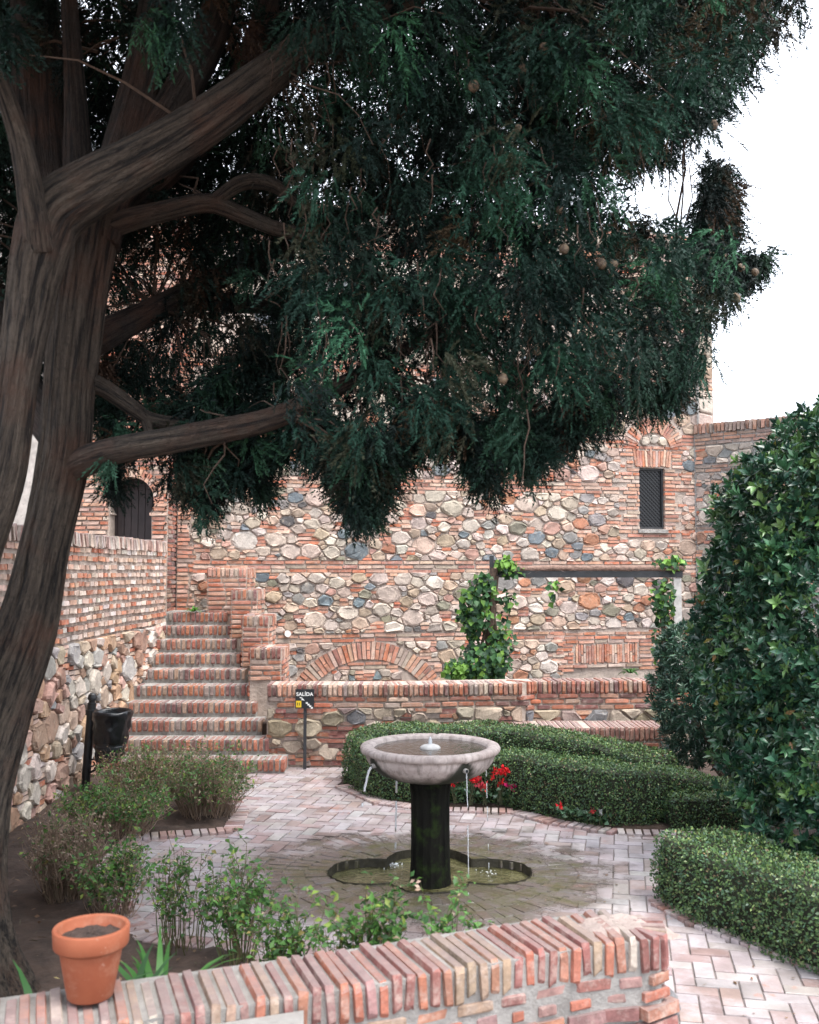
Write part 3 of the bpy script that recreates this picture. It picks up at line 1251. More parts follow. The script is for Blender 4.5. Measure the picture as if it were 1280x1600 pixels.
def t_excl(u, v):
    if (u - ac[0]) ** 2 + (v - ac[1]) ** 2 < (AR1 + .02) ** 2 and v > .5:
        return True
    if win_l < u < jr1 - .12 and sill - .14 < v < spring + .03:
        return True
    if (u - wc[0]) ** 2 + (v - wc[1]) ** 2 < (RA1 + .02) ** 2 and v > spring - .1:
        return True
    if s0[0] - .22 < u < s1[0] + .28 and .4 < v < sz1 + .20:
        return True
    if u < TX0 + .22 + .06 * math.sin(v * 9) and v > .4:
        return True
    return False


# left corner in brick courses
v = .9
while v < TZ - .05:
    ms.course(TX0, TX0 + .16 + .1 * (.5 + .5 * math.sin(v * 9)), v, ln=.2)
    v += .06


def bskip(u, v):
    return t_excl(u, v) or u < TX0 + .3


def bands(z, n, **k):
    for i in range(n):
        ms.course(TX0 + .2, TX1, z + i * .060 + R.uniform(-.004, .004), skip=bskip, **k)


RB = dict(exclude=t_excl)
ms.rubble(TX0 + .1, TX1, .40, 1.06, **RB)
bands(1.09, 2)
ms.rubble(TX0 + .1, TX1, 1.19, 2.06, **RB)
bands(2.08, 3)
ms.rubble(TX0 + .1, TX1, 2.23, 3.27, **RB)
bands(3.29, 3)
ms.rubble(TX0 + .1, TX1, 3.44, 4.05, **RB)
bands(4.08, 3)
ms.rubble(TX0 + .1, TX1, 4.23, 4.95, rads=(.2, .16, .12, .09, .065), **RB)
bands(4.99, 3)
ms.rubble(TX0 + .1, TX1, 5.14, 5.85, rads=(.2, .16, .12, .09, .065), **RB)
bands(5.88, 3)
ms.rubble(TX0 + .1, TX1, 6.04, 6.75, rads=(.2, .16, .12, .09, .065), **RB)
bands(6.78, 3)
ms.rubble(TX0 + .1, TX1, 6.94, 7.36, rads=(.2, .16, .12, .09, .065), **RB)
bands(7.39, 1)

# window: steel frame and diamond lattice of slats, set into the opening
wf = MB()
fw, fd = .03, .05


def wbox(m, u0, u1, v0, v1, w0, w1):
    q = [tmap(u, v, w) for w in (w0, w1) for (u, v) in ((u0, v0), (u1, v0), (u1, v1), (u0, v1))]
    m.add(q, [(3, 2, 1, 0), (4, 5, 6, 7), (0, 1, 5, 4), (1, 2, 6, 5), (2, 3, 7, 6), (3, 0, 4, 7)])


wbox(wf, WX0, WX0 + fw, WZ0, WZ1, -.10, -.04)
wbox(wf, WX1 - fw, WX1, WZ0, WZ1, -.10, -.04)
wbox(wf, WX0 + fw, WX1 - fw, WZ0, WZ0 + fw, -.10, -.04)
wbox(wf, WX0 + fw, WX1 - fw, WZ1 - fw, WZ1, -.10, -.04)
window = wf.build('window', M['grey_metal'], tower)
sm = MB()
wbox(sm, WX0 - .03, WX1 + .03, WZ0 - .06, WZ0 - .005, -.02, .045)
sm.build('window_sill', M['mortar_grey'], tower)
w_in, h_in = WX1 - WX0 - 2 * fw, WZ1 - WZ0 - 2 * fw
pit = .062
for sgn in (1, -1):
    k = -int(h_in / pit) - 2
    while k * pit < w_in + h_in:
        # slat runs along u = u0 + s (s from 0..h), clipped to the opening
        a0, a1 = (k * pit, 0.0), (k * pit + h_in, h_in)
        pts = []
        lo = max(0, -k * pit)
        hi = min(h_in, w_in - k * pit)
        if hi - lo > .02:
            p0 = (k * pit + lo, lo); p1 = (k * pit + hi, hi)
            if sgn < 0:
                p0, p1 = (w_in - p0[0], p0[1]), (w_in - p1[0], p1[1])
            q = MB()
            n2 = Vector((p1[0] - p0[0], p1[1] - p0[1])).normalized()
            px, py = -n2.y * .011, n2.x * .011
            w0 = -.085 if sgn > 0 else -.077
            ring = []
            for w in (w0, w0 + .008):
                for (b, s) in ((p0, 1), (p0, -1), (p1, -1), (p1, 1)):
                    ring.append(tmap(WX0 + fw + b[0] + px * s, WZ0 + fw + b[1] + py * s, w))
            q.add(ring, [(3, 2, 1, 0), (4, 5, 6, 7), (0, 1, 5, 4), (1, 2, 6, 5), (2, 3, 7, 6), (3, 0, 4, 7)])
            q.build('lattice_slat', M['black_metal'], window)
        k += 1
bk = MB()
wbox(bk, WX0 + fw, WX1 - fw, WZ0 + fw, WZ1 - fw, -.14, -.12)
bk.build('shutter', M['shutter'], window)

# door wall: projects a little in front of the tower's left end
DY = 13.36
DX1 = P(262, 800, DY).x
DX0 = -6.4


def dmap(u, v, w):
    return (u, DY - w, v)


dxa, dxb = P(170, 820, DY).x, P(238, 820, DY).x
dzc = P(205, 782, DY).z        # centre of the horseshoe
DR = .315
dcx = (dxa + dxb) / 2
DTOP = TZ
dm = MB()
nk = 0
# wall core with a horseshoe opening, as an extruded face ring
N = 40
prof = []
zb = 1.4
prof.append((dxa + .01, zb)); prof.append((dxa + .01, dzc - .19))
a_s = math.radians(216)
for i in range(N + 1):
    a = a_s - (a_s + math.radians(36)) * i / N
    prof.append((dcx + DR * math.cos(a), dzc + DR * math.sin(a)))
prof.append((dxb - .01, dzc - .19)); prof.append((dxb - .01, zb))
cols = []
for (x, z) in prof:
    pass
m = len(prof)
fr = [(x, DY, z) for x, z in prof] + [(x, DY + .45, z) for x, z in prof]
# outer border matched point by point
outb = []
for i, (x, z) in enumerate(prof):
    if i < 2:
        outb.append((dxa - .35, z))
    elif i >= m - 2:
        outb.append((dxb + .35 if dxb + .35 < DX1 else DX1 - .002, z))
    else:
        a = a_s - (a_s + math.radians(36)) * (i - 2) / N
        ox = dcx + .66 * math.cos(a); oz = dzc + .75 * math.sin(a)
        outb.append((max(dxa - .35, min(DX1 - .002, ox)), max(dzc - .19, oz)))
fr += [(x, DY, z) for x, z in outb]
fcs = []
for i in range(m - 1):
    fcs.append((i, i + 1, m + i + 1, m + i))
    fcs.append((2 * m + i, 2 * m + i + 1, i + 1, i))
dm.add(fr, fcs)
dm.box((DX0, DY + .002, -.2), (dxa - .1, DY + .55, DTOP))
dm.box((dxb + .04, DY + .002, -.2), (DX1, DY + .55, DTOP))
dm.box((dxa - .1, DY + .002, dzc + DR + .02), (dxb + .04, DY + .55, DTOP))
dm.box((dxa - .1, DY + .30, 1.0), (dxb + .04, DY + .55, dzc + DR + .02))
dm.build('door_wall', M['mortar'], tower)
ds = Masonry(tower, dmap)
v = 1.42
while v < TZ - .05:
    if v < dzc - .19:
        hwl, hwr = dxa - .0, dxb + .0
    elif v < dzc + DR:
        h = math.sqrt(max(0, DR ** 2 - (v - dzc) ** 2))
        hwl, hwr = dcx - h, dcx + h
    else:
        hwl = hwr = dcx
    lim = .13 if v > dzc else 0
    if v < dzc + DR + .14:
        if v > dzc - .05:
            r2 = math.sqrt(max(0, (DR + .13) ** 2 - (v - dzc) ** 2))
            ds.course(dxa - .55, dcx - r2, v, ln=.24)
            ds.course(dcx + r2, DX1, v, ln=.24)
        else:
            ds.course(dxa - .55, hwl, v, ln=.24, proud=.03)
            ds.course(hwr, DX1, v, ln=.24, proud=.03)
    else:
        ds.course(dxa - .6, DX1, v, ln=.26)
    v += .062
ds.arch(dcx, dzc, DR, DR + .13, math.radians(-10), math.radians(190), .062)
# side face of the projecting door wall
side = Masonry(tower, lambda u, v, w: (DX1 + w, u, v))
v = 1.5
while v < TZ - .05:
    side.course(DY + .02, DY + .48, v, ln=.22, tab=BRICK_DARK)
    v += .062
ds.bricks += side.bricks
ms.bricks += ds.bricks
pm = MB()
pm.box((DX0, DY - .012, 1.3), (dxa - .62, DY + .002, TZ))
pm.build('plaster_panel', M['plaster'], tower)
# the door: planks and a rail
door = add_np('door', tower, [(dxa - .08, DY + .26, 1.2), (dxb + .03, DY + .26, 1.2), (dxb + .03, DY + .26, dzc + DR), (dxa - .08, DY + .26, dzc + DR),
                              (dxa - .08, DY + .29, 1.2), (dxb + .03, DY + .29, 1.2), (dxb + .03, DY + .29, dzc + DR), (dxa - .08, DY + .29, dzc + DR)],
              [(0, 1, 2, 3), (7, 6, 5, 4), (0, 4, 5, 1), (1, 5, 6, 2), (2, 6, 7, 3), (3, 7, 4, 0)], M['wood_door'])
n = 7
for i in range(n):
    w = (dxb - dxa + .08) / n
    q = MB()
    x0 = dxa - .05 + i * w
    q.box((x0 + .004, DY + .235 + R.uniform(0, .006), 1.25), (x0 + w - .004, DY + .258, dzc + DR - .01))
    q.build('plank', M['wood_door'], door)
# thin conduit down the right corner of the tower
q = MB()
cu = T(1087, 620)[0]
q.tube([tmap(cu, z, .06) for z in np.linspace(3.9, 7.2, 12)], .022, 8)
q.build('conduit', M['mortar_grey'], tower)
q = MB()
pc_ = T(449, 990)
q.tube([tmap(pc_[0], pc_[1], .02), tmap(pc_[0], pc_[1], .07)], .045, 14)
q.build('round_plate', M['white_paint'], tower)
ms.finish()

# ================================================================== RIGHT GARDEN WALL
ra = Vector((T(1083, 660)[0], 0)); ra.y = TD0 + TS * ra.x - .02
rb = Vector((8.2, 12.55))
rd = (rb - ra).normalized()
rn = Vector((rd.y, -rd.x))
if rn.y > 0: rn = -rn
RZ = P(1084, 664, ra.y).z


def rmap(u, v, w):
    return (ra.x + rd.x * u + rn.x * w, ra.y + rd.y * u + rn.y * w, v)


rwall = thing('garden_wall', (ra.x + 1.5, ra.y - 1, 0), 'weathered rubble wall with brick coping meeting the tower, behind the glossy bush', 'wall')
mb = MB()
LR = (rb - ra).length
mb.prism([rmap(0, 0, 0)[:2], rmap(LR, 0, 0)[:2], rmap(LR, 0, -.45)[:2], rmap(0, 0, -.45)[:2]], -.2, RZ - .012)
mb.build('mortar_core', M['mortar_grey'], rwall)
mr = Masonry(rwall, rmap)
OLD_T = [((.36, .31, .27), 4), ((.46, .41, .36), 3), ((.28, .25, .22), 2), ((.17, .18, .18), 1.5), ((.34, .2, .14), 1)]
OLDB = [((.30, .17, .13), 3), ((.26, .2, .17), 3), ((.36, .2, .14), 2), ((.2, .15, .13), 1.5)]
mr.headers(0.02, 3.3, RZ - .075, .15, .062, tab=OLDB, proud=.03, th=.046, depth=.44)
for v in (RZ - .19, RZ - .25, RZ - .31):
    mr.course(0.02, 3.3, v, tab=OLDB)
mr.rubble(.03, 3.3, RZ - .64, RZ - .35, rads=(.12, .1, .07, .05), tab=OLD_T, proud=.03)
for v in (RZ - .68, RZ - .74):
    mr.course(0.02, 3.3, v, tab=OLDB)
mr.rubble(.03, 3.3, RZ - 1.6, RZ - .78, tab=OLD_T, proud=.03)
mr.course(0.02, 3.3, RZ - 1.64, tab=OLDB)
mr.rubble(.03, 3.3, 1.0, RZ - 1.68, tab=OLD_T, proud=.03)
mr.finish()

# ================================================================== LEFT RETAINING WALL
LY0, LY1, LZ = 3.2, 12.95, 2.46


def lx(y):
    return -3.22 - .05 * math.sin((y - 8) * .6) + (.05 if y > 12.0 else .05 * max(0, (y - 11.0)))


def lmap(u, v, w):
    return (lx(u) + w + .05 * (1 - v / 2.5), u, v)


lwall = thing('retaining_wall', (-3.3, 8.5, 0), 'long retaining wall, pale brick above rough stone, climbing beside the staircase', 'wall')
mb = MB()
ys = np.linspace(LY0, LY1, 30)
fpts = [(lx(y), y) for y in ys]
mb.prism(fpts[::1] + [(-3.75, LY1), (-3.75, LY0)], -.2, LZ - .02)
mb.build('mortar_core', M['mortar'], lwall)
ml = Masonry(lwall, lmap)
PALE_T = [((.50, .32, .24), 3), ((.58, .46, .39), 3), ((.46, .2, .12), 3), ((.55, .40, .32), 3), ((.40, .14, .08), 1.5), ((.62, .54, .49), 2)]
LEFT_ST = [((.40, .31, .235), 4), ((.50, .43, .37), 4), ((.40, .25, .165), 3), ((.31, .19, .135), 2.5), ((.36, .34, .32), 2), ((.44, .27, .22), 2), ((.26, .25, .25), 1)]
ml.headers(LY0 + .05, LY1 - .01, LZ - .065, .13, .055, tab=[((.36, .28, .25), 3), ((.42, .36, .33), 2), ((.30, .19, .16), 2), ((.46, .34, .29), 2)], proud=.03, depth=.34)
v = LZ - .165
while v > 1.43:
    ml.course(LY0 + .05, LY1 - .01, v, h=.046, ln=.17, tab=PALE_T, proud=.012, gap=.03, lnv=.35)
    v -= .085
ml.course(LY1 - .5, LY1 - .01, 1.4, tab=PALE_T)
ml.rubble(LY0 + .05, LY1 - .01, .02, 1.40, rads=(.13, .11, .09, .07, .052, .038), asp=1.3, tab=LEFT_ST, proud=.055, brickp=.5, gap=.006, btab=PALE_T)
# end face of the wall
le = Masonry(lwall, lambda u, v, w: (u, LY1 + 0 - 0 + w * 0 + .001, v))
ml.finish()

# raised terrace the wall holds back, and the landing by the door
mb = MB()
mb.box((-9, 3, -.25), (-3.74, 13.36, 1.62))
mb.build('terrace', M['ground'], None, kind='structure')
mb = MB()
mb.box((-3.74, 12.96, -.25), (-3.21, 13.36, 1.528))
mb.prism([(-3.24, 13.36), (-2.2, 13.36), (-2.2, TD0 + TS * -2.2 - .02), (-3.24, TD0 + TS * -3.24 - .02)], -.25, 1.543)
mb.build('landing', M['mortar_grey'], None, kind='structure')

# ================================================================== STAIRCASE
NSTEP, RISE, SY0, TREAD = 10, .1545, 10.36, .298
stairs = thing('brick_staircase', (-2.4, SY0, 0), 'narrow staircase of ten brick-edged steps climbing to the tower landing', 'staircase')


def s_right(i):
    if i == 0: return P(446, 1190, SY0).x
    if i == 1: return P(421, 1165, SY0 + TREAD).x
    t = (i - 2) / 7
    return -1.60 * (1 - t) + -2.38 * t


mst = None
for i in range(NSTEP):
    y0 = SY0 + i * TREAD
    z1 = (i + 1) * RISE
    xl, xr = -3.2, s_right(i)
    q = MB()
    y1 = 13.35 if i == NSTEP - 1 else SY0 + (i + 1) * TREAD + .05
    q.box((xl, y0 + .02, -.2 if i == 0 else z1 - RISE - .10), (xr - .012, max(y1, y0 + .3), z1 - .012))
    st = q.build('step', M['mortar_grey'], stairs)
    mk = Masonry(stairs, (lambda y0: lambda u, v, w: (u, y0 + .02 - w, v))(y0))
    xv = -3.15
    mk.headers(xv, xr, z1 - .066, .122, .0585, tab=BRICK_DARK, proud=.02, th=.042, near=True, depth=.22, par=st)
    mk.finish()

# stepped parapet climbing beside the stairs
par = thing('stepped_parapet', (-1.9, 12, 0), 'parapet of brick blocks stepping down beside the staircase', 'parapet')
blocks = [(325, 386, 887, 13.15), (362, 403, 921, 12.6), (380, 421, 962, 12.05), (392, 441, 1012, 11.4)]
mp_all = Masonry(par, lambda u, v, w: (u, w, v))
prev_y = 13.9
for k, (xa, xb, yt, Y) in enumerate(blocks):
    X0, X1 = P(xa, 900, Y).x, P(xb, 900, Y).x
    z = P(xa, yt, Y).z
    Yb = blocks[k - 1][3] - .01 if k else 13.75
    if k == 0: X0 = max(X0, -2.66)
    q = MB()
    q.box((X0, Y, -.1), (X1, Yb, z - .012))
    q.build('core', M['mortar'], par)
    mf = Masonry(par, (lambda Y: lambda u, v, w: (u, Y - w, v))(Y))
    mf.headers(X0, X1, z - .066, .125, .056, tab=BRICK_DARK if k else BRICK_T, depth=.2, near=True)
    zz = z - .165
    while zz > max(.86, z - .62):
        mf.course(X0, X1, zz, ln=.24, tab=BRICK_T, near=True)
        zz -= .06
    mp_all.bricks += mf.bricks
    mrs = Masonry(par, (lambda X1: lambda u, v, w: (X1 + w, u, v))(X1))
    mrs.headers(Y + .03, Yb, z - .066, .125, .056, tab=BRICK_T, depth=.12)
    zz = z - .165
    while zz > z - .62:
        mrs.course(Y, Yb, zz, ln=.24, tab=BRICK_T)
        zz -= .06
    mp_all.bricks += mrs.bricks
    # face towards the stairs (seen from the right of it): left side
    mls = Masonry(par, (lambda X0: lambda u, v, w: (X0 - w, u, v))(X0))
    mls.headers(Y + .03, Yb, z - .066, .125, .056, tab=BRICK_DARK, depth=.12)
    zz = z - .165
    while zz > z - .62:
        mls.course(Y, Yb, zz, ln=.24, tab=BRICK_T)
        zz -= .06
    mp_all.bricks += mls.bricks
mp_all.finish()

# ================================================================== PLANTER WALL AND BENCH
pw_pts = [Vector((-1.52, 10.72)), Vector((-.2, 10.70)), Vector((1.22, 10.86)), Vector((1.34, 10.98)), Vector((4.4, 11.2))]
acc = [0]
for i in range(len(pw_pts) - 1):
    acc.append(acc[-1] + (pw_pts[i + 1] - pw_pts[i]).length)


def pw(u):
    for i in range(len(pw_pts) - 1):
        if u <= acc[i + 1] or i == len(pw_pts) - 2:
            t = (u - acc[i]) / (acc[i + 1] - acc[i])
            p = pw_pts[i].lerp(pw_pts[i + 1], t)
            d = (pw_pts[i + 1] - pw_pts[i]).normalized()
            return p, d


def pmap(u, v, w):
    p, d = pw(u)
    return (p.x + d.y * w, p.y - d.x * w, v)


PZ = .885
planter = thing('planter_wall', (.5, 10.8, 0), 'low stone wall with upright brick coping in front of the tower', 'wall')
q = MB()
front = [(p.x, p.y) for p in pw_pts]
q.prism(front + [(4.4, 11.55), (1.2, 11.3), (-.2, 11.05), (-1.52, 11.07)], -.2, PZ - .013)
q.build('mortar_core', M['mortar'], planter)
mp = Masonry(planter, pmap)
LE = acc[-1]
mp.headers(.0, acc[2], PZ - .072, .13, .0535, tab=BRICK_T + BRICK_DARK, proud=.03, near=True, depth=.3)
mp.headers(acc[3] - .1, LE, PZ - .072, .14, .052, tab=BRICK_DARK, proud=.03, near=True, depth=.3)
for v, a in ((PZ - .165, 0.0), (PZ - .225, .1)):
    mp.course(a, LE, v, h=.045, ln=.22, tab=BRICK_T + BRICK_DARK, near=True)
mp.course(acc[2] + .05, LE, PZ - .285, h=.045, ln=.22, tab=BRICK_DARK, near=True)
LOW_T = [((.40, .32, .25), 3), ((.33, .27, .21), 3), ((.46, .38, .31), 2), ((.16, .16, .17), 2.5), ((.24, .18, .17), 1.5), ((.34, .2, .13), 1.2), ((.26, .22, .15), 2)]
mp.rubble(.0, acc[2], .02, PZ - .255, rads=(.115, .095, .075, .06, .045, .032), tab=LOW_T, brickp=.6, asp=1.35, btab=BRICK_DARK)
mp.rubble(acc[2] + .05, LE, .02, PZ - .315, rads=(.11, .10, .08, .05), tab=LOW_T, asp=1.25)
mp.finish()
# earth held behind the wall
q = MB()
q.prism([(-1.7, 11.0), (1.2, 11.25), (4.4, 11.5), (5.2, 11.55), (4.45, 15.68), (-2.0, 14.08)], .1, .42)
q.build('planter_soil', M['soil'], None, kind='structure')

bench = thing('brick_bench', (1.9, 10.6, 0), 'low brick bench built against the planter wall at the right', 'bench')
bx0, bx1, by0, by1, bz = 1.10, 2.64, 10.44, 10.93, .47
q = MB()
q.box((bx0, by0 + .01, -.1), (bx1, by1, bz - .01))
q.build('core', M['mortar'], bench)
mbn = Masonry(bench, lambda u, v, w: (u, by0 + .01 - w, v))
mbn.headers(bx0, bx1, bz - .075, .15, .05, tab=[((.28, .13, .10), 3), ((.33, .17, .135), 2), ((.24, .12, .10), 2)], near=True, depth=.46)
for v in (bz - .18, bz - .24, bz - .30):
    mbn.course(bx0, bx1, v, ln=.2, tab=BRICK_DARK, near=True)
mbn.finish()

# ================================================================== FOREGROUND WALL
FZ = .68
fw_pts = spline([(-2.35, 2.72), (-1.6, 2.99), (-.409, 3.43), (-.1, 3.55), (.3, 3.725), (.684, 3.885), (.85, 3.93), (.93, 3.945), (.985, 3.975), (1.012, 4.04), (1.018, 4.15)], .04)
fseg = np.concatenate([[0], np.cumsum(np.linalg.norm(np.diff(fw_pts, axis=0), axis=1))])
FL = fseg[-1]


def fpt(u):
    u = min(max(u, 0), FL)
    x = np.interp(u, fseg, fw_pts[:, 0]); y = np.interp(u, fseg, fw_pts[:, 1])
    e = .03
    x2 = np.interp(min(u + e, FL), fseg, fw_pts[:, 0]); y2 = np.interp(min(u + e, FL), fseg, fw_pts[:, 1])
    x1 = np.interp(max(u - e, 0), fseg, fw_pts[:, 0]); y1 = np.interp(max(u - e, 0), fseg, fw_pts[:, 1])
    d = Vector((x2 - x1, y2 - y1)).normalized()
    return Vector((x, y)), d


def fmap(u, v, w):
    p, d = fpt(u)
    ex = (u - min(max(u, 0), FL))
    return (p.x + d.y * w + d.x * ex, p.y - d.x * w + d.y * ex, v)


FWD = .34
fwall = thing('brick_capped_wall', (-.4, 3.5, 0), 'near garden wall capped with tilted upright bricks, carrying the terracotta pot', 'wall')
q = MB()
fr = [tuple(fmap(u, 0, 0)[:2]) for u in np.linspace(0, FL, 40)]
UC = FL - .31                # beyond this the wall turns round its end
bk = [tuple(fmap(u, 0, -FWD)[:2]) for u in np.linspace(UC, 0, 40)]
q.prism(fr + bk, -.2, FZ - .017)
q.build('mortar_core', M['mortar_grey'], fwall)
mf = Masonry(fwall, fmap)
FG_T = [((.24, .10, .085), 4), ((.34, .125, .08), 3), ((.33, .15, .10), 2), ((.30, .21, .15), 2.6), ((.20, .09, .082), 3), ((.42, .35, .30), .6), ((.27, .16, .145), 2)]
n = int(FL / .0485)
for i in range(n):
    u = (i + .5) * FL / n
    # bricks on edge across the wall: the short end faces the viewer, the long side is the top
    mf.brick(u, FZ - .068 + R.uniform(-.009, .009), .0355 * R.uniform(.88, 1.12), .135, pick(FG_T), .012, (FWD if u < UC - .02 else max(.13, FWD - (u - UC) * 1.3)) - .012 + R.uniform(-.03, .012), rot=R.uniform(-.08, .08), near=True, name='coping_brick')
# patch of mortar smeared over the coping near the end
vs, fs = [], []
gx, gy = 34, 20
for a in range(gx + 1):
    for b in range(gy + 1):
        p_, q_ = a / gx - .5, b / gy - .5
        X_, Y_ = .83 + .40 * p_ - .12 * q_, 4.10 + .10 * p_ + .27 * q_
        e_ = 1 - 2 * math.hypot(p_, q_)
        h = FZ - .030 + .034 * min(1, max(0, e_ * 2.2 + .6 * mnoise.noise(Vector((X_ * 11, Y_ * 11, 2))) + .1)) + .006 * mnoise.noise(Vector((X_ * 45, Y_ * 45, 0)))
        vs.append((X_, Y_, h))
for a in range(gx):
    for b in range(gy):
        k = a * (gy + 1) + b
        fs.append((k, k + gy + 1, k + gy + 2, k + 1))
add_np('mortar_patch', fwall, vs, fs, M['mortar_pink'], smooth=True)
# courses under the coping
mf.course(0, FL + .04, FZ - .162, h=.042, ln=.17, tab=FG_T, near=True, gap=.035, lnv=.35, proud=.006)
mf.course(FL - 1.3, FL + .04, FZ - .222, h=.04, ln=.15, tab=FG_T, near=True, gap=.06, lnv=.4, proud=.004)
mf.rubble(0, FL, .05, FZ - .25, rads=(.11, .09, .07, .05, .035), asp=1.3, brickp=.75, btab=FG_T, tab=LOW_T, proud=.04)
mf.finish()
# lower masonry ledge that abuts the near side of the wall
ledge = thing('masonry_ledge', (-.9, 2.9, 0), 'lower grey mortar-topped ledge abutting the near side of the brick-capped wall', 'wall')
q = MB()
q.prism([(-.62, 2.3), (-.33, 3.2), (-.355, 3.43), (-.52, 3.37), (-1.15, 3.14), (-1.4, 2.3)], -.2, FZ - .055)
q.build('mortar_core', M['mortar_grey'], ledge)
mlg = Masonry(ledge, lambda u, v, w: (-.62 + (.29 * u / .94) + w * .95, 2.3 + u * .955, v))
for v in (.585, .525):
    mlg.course(0.0, .92, v, ln=.2, tab=FG_T, near=True)
mlg.rubble(0, .94, .05, .49, rads=(.1, .08, .05), tab=LOW_T)
mlg.finish()

# ================================================================== TERRACOTTA POT
pp = Vector((-1.062, 3.40, FZ + .004))
pot = thing('terracotta_pot', pp, 'orange terracotta flowerpot filled with dark soil, standing on the near wall', 'flowerpot')
q = MB()
q.lathe([(a_ * .91, b_ * .785) for a_, b_ in [(.001, .012), (.078, .0), (.082, .006), (.113, .205), (.113, .212), (.131, .213), (.134, .219), (.137, .285), (.134, .291), (.122, .291), (.118, .284), (.114, .20), (.001, .20)]], pp, 72)
q.build('pot_body', M['terracotta'], pot, smooth=False)
bd = pot.children[0].data
bd.polygons.foreach_set('use_smooth', np.ones(len(bd.polygons), dtype=bool))
vs, fs = [], []
n, rr = 40, 8
vs.append((pp.x, pp.y, pp.z + .205))
for k in range(1, rr + 1):
    for i in range(n):
        a = 2 * math.pi * i / n
        r = .105 * k / rr
        vs.append((pp.x + r * math.cos(a), pp.y + r * math.sin(a), pp.z + .205 - .012 * (k / rr) ** 2 + .011 * mnoise.noise(Vector((r * math.cos(a) * 40, r * math.sin(a) * 40, 1))) + R.uniform(-.003, .003)))
for i in range(n):
    fs.append((0, 1 + i, 1 + (i + 1) % n))
for k in range(rr - 1):
    for i in range(n):
        a, b = 1 + k * n + i, 1 + k * n + (i + 1) % n
        fs.append((a, b, b + n, a + n))
add_np('soil', pot, vs, fs, M['pot_soil'])

# ================================================================== FOUNTAIN
FC = Vector((.144, 7.0, 0))
ftn = thing('stone_fountain', (FC.x, FC.y, -.14), 'round stone bowl fountain on a dark mossy column in a lobed pool', 'fountain')
prof = [(.001, .645), (.12, .645), (.20, .652), (.285, .672), (.355, .702), (.410, .745), (.438, .785), (.449, .815), (.452, .830), (.463, .838), (.480, .846), (.4865, .858), (.486, .872),
        (.478, .884), (.462, .890), (.425, .889), (.405, .884), (.396, .872), (.385, .845), (.355, .80), (.29, .755), (.18, .73), (.001, .725)]
nb = 144
vs, fs, tn = [], [], []
sp_ang = [math.radians(a) for a in (-60, 30, 120, 210)]       # measured from +X; camera looks along +Y
for i in range(nb):
    a = 2 * math.pi * i / nb
    for j, (r, z) in enumerate(prof):
        chip = 0
        if 9 <= j <= 15:
            chip = .010 * min(1, max(0, mnoise.noise(Vector((math.cos(a) * 9, math.sin(a) * 9, 2.5))) - .38) * 6)
        k = 1 + .0025 * mnoise.noise(Vector((math.cos(a) * 4, math.sin(a) * 4, z * 8)))
        vs.append((FC.x + (r - chip * .4) * k * math.cos(a), FC.y + (r - chip * .4) * k * math.sin(a), z - chip))
        alg = min(1, max(0, 1.45 - (z - .64) / .07 + .5 * mnoise.noise(Vector((math.cos(a) * 5, math.sin(a) * 5, 9))))) * .9 if j < 6 else 0
        if j < 9:
            for s_ in sp_ang:
                dd = abs((a - s_ + math.pi) % (2 * math.pi) - math.pi) * r
                wdt = .046 + (.815 - z) * .8
                if z < .832 and dd < wdt * 1.3:
                    alg = max(alg, min(1, (wdt * 1.3 - dd) / (wdt * .5)))
        tn.append((alg,) * 3)
m = len(prof)
for i in range(nb):
    i2 = (i + 1) % nb
    for j in range(m - 1):
        fs.append((i * m + j, i2 * m + j, i2 * m + j + 1, i * m + j + 1))
add_np('bowl', ftn, vs, fs, M['bowl'], np.array(tn), smooth=True)
q = MB()
nseg = 16
vs, fs = [], []
zs = [(-.16, .158), (-.10, .152), (-.02, .142), (.10, .136), (.35, .133), (.55, .135), (.62, .145), (.66, .15)]
for z, r in zs:
    for i in range(nseg * 2):
        a = 2 * math.pi * i / (nseg * 2)
        rr_ = r * (1.0 if i % 2 == 0 else .965) * (1 + .015 * mnoise.noise(Vector((a * 3, z * 6, 0))))
        vs.append((FC.x + rr_ * math.cos(a), FC.y + rr_ * math.sin(a), z))
nn = nseg * 2
for k in range(len(zs) - 1):
    for i in range(nn):
        fs.append((k * nn + i, k * nn + (i + 1) % nn, (k + 1) * nn + (i + 1) % nn, (k + 1) * nn + i))
add_np('column', ftn, vs, fs, M['column'])
vs = [(FC.x, FC.y, .862)] + [(FC.x + .394 * math.cos(a), FC.y + .394 * math.sin(a), .862) for a in qa]
add_np('bowl_water', ftn, vs, [(0, 1 + i, 1 + (i + 1) % NQ) for i in range(NQ)], M['bowl_water'])
q = MB()
q.lathe([(.070, .85), (.072, .868), (.060, .880), (.040, .887), (.013, .891), (.012, .903), (.001, .904)], FC, 28, jit=.02)
q.build('nozzle_mound', M['white_post'], ftn, smooth=True)
q = MB()
q.lathe([(.015, .890), (.014, .905), (.010, .925), (.004, .940), (.001, .942)], FC, 12, jit=.08)
q.build('bubbling_jet', M['stream'], ftn, smooth=True)


def streamline(a, speed, z0=.778, r0=.455, zend=-.055):
    pts = []
    t = 0
    while True:
        r = r0 + speed * t
        z = z0 - 4.9 * t * t
        if z < zend:
            break
        pts.append((FC.x + r * math.cos(a), FC.y + r * math.sin(a), z))
        t += .012
    return pts


for k, s_ in enumerate(sp_ang):
    q = MB()
    dx, dy = math.cos(s_), math.sin(s_)
    q.tube([(FC.x + r * dx, FC.y + r * dy, .783) for r in (.40, .44, .462)], .016, 12)
    q.build('spout', M['lead'], ftn, smooth=True)
    q = MB()
    q.tube([(FC.x + r * dx, FC.y + r * dy, .783) for r in (.4625, .4635)], .011, 10)
    q.build('spout_hole', M['black_plastic'], ftn)
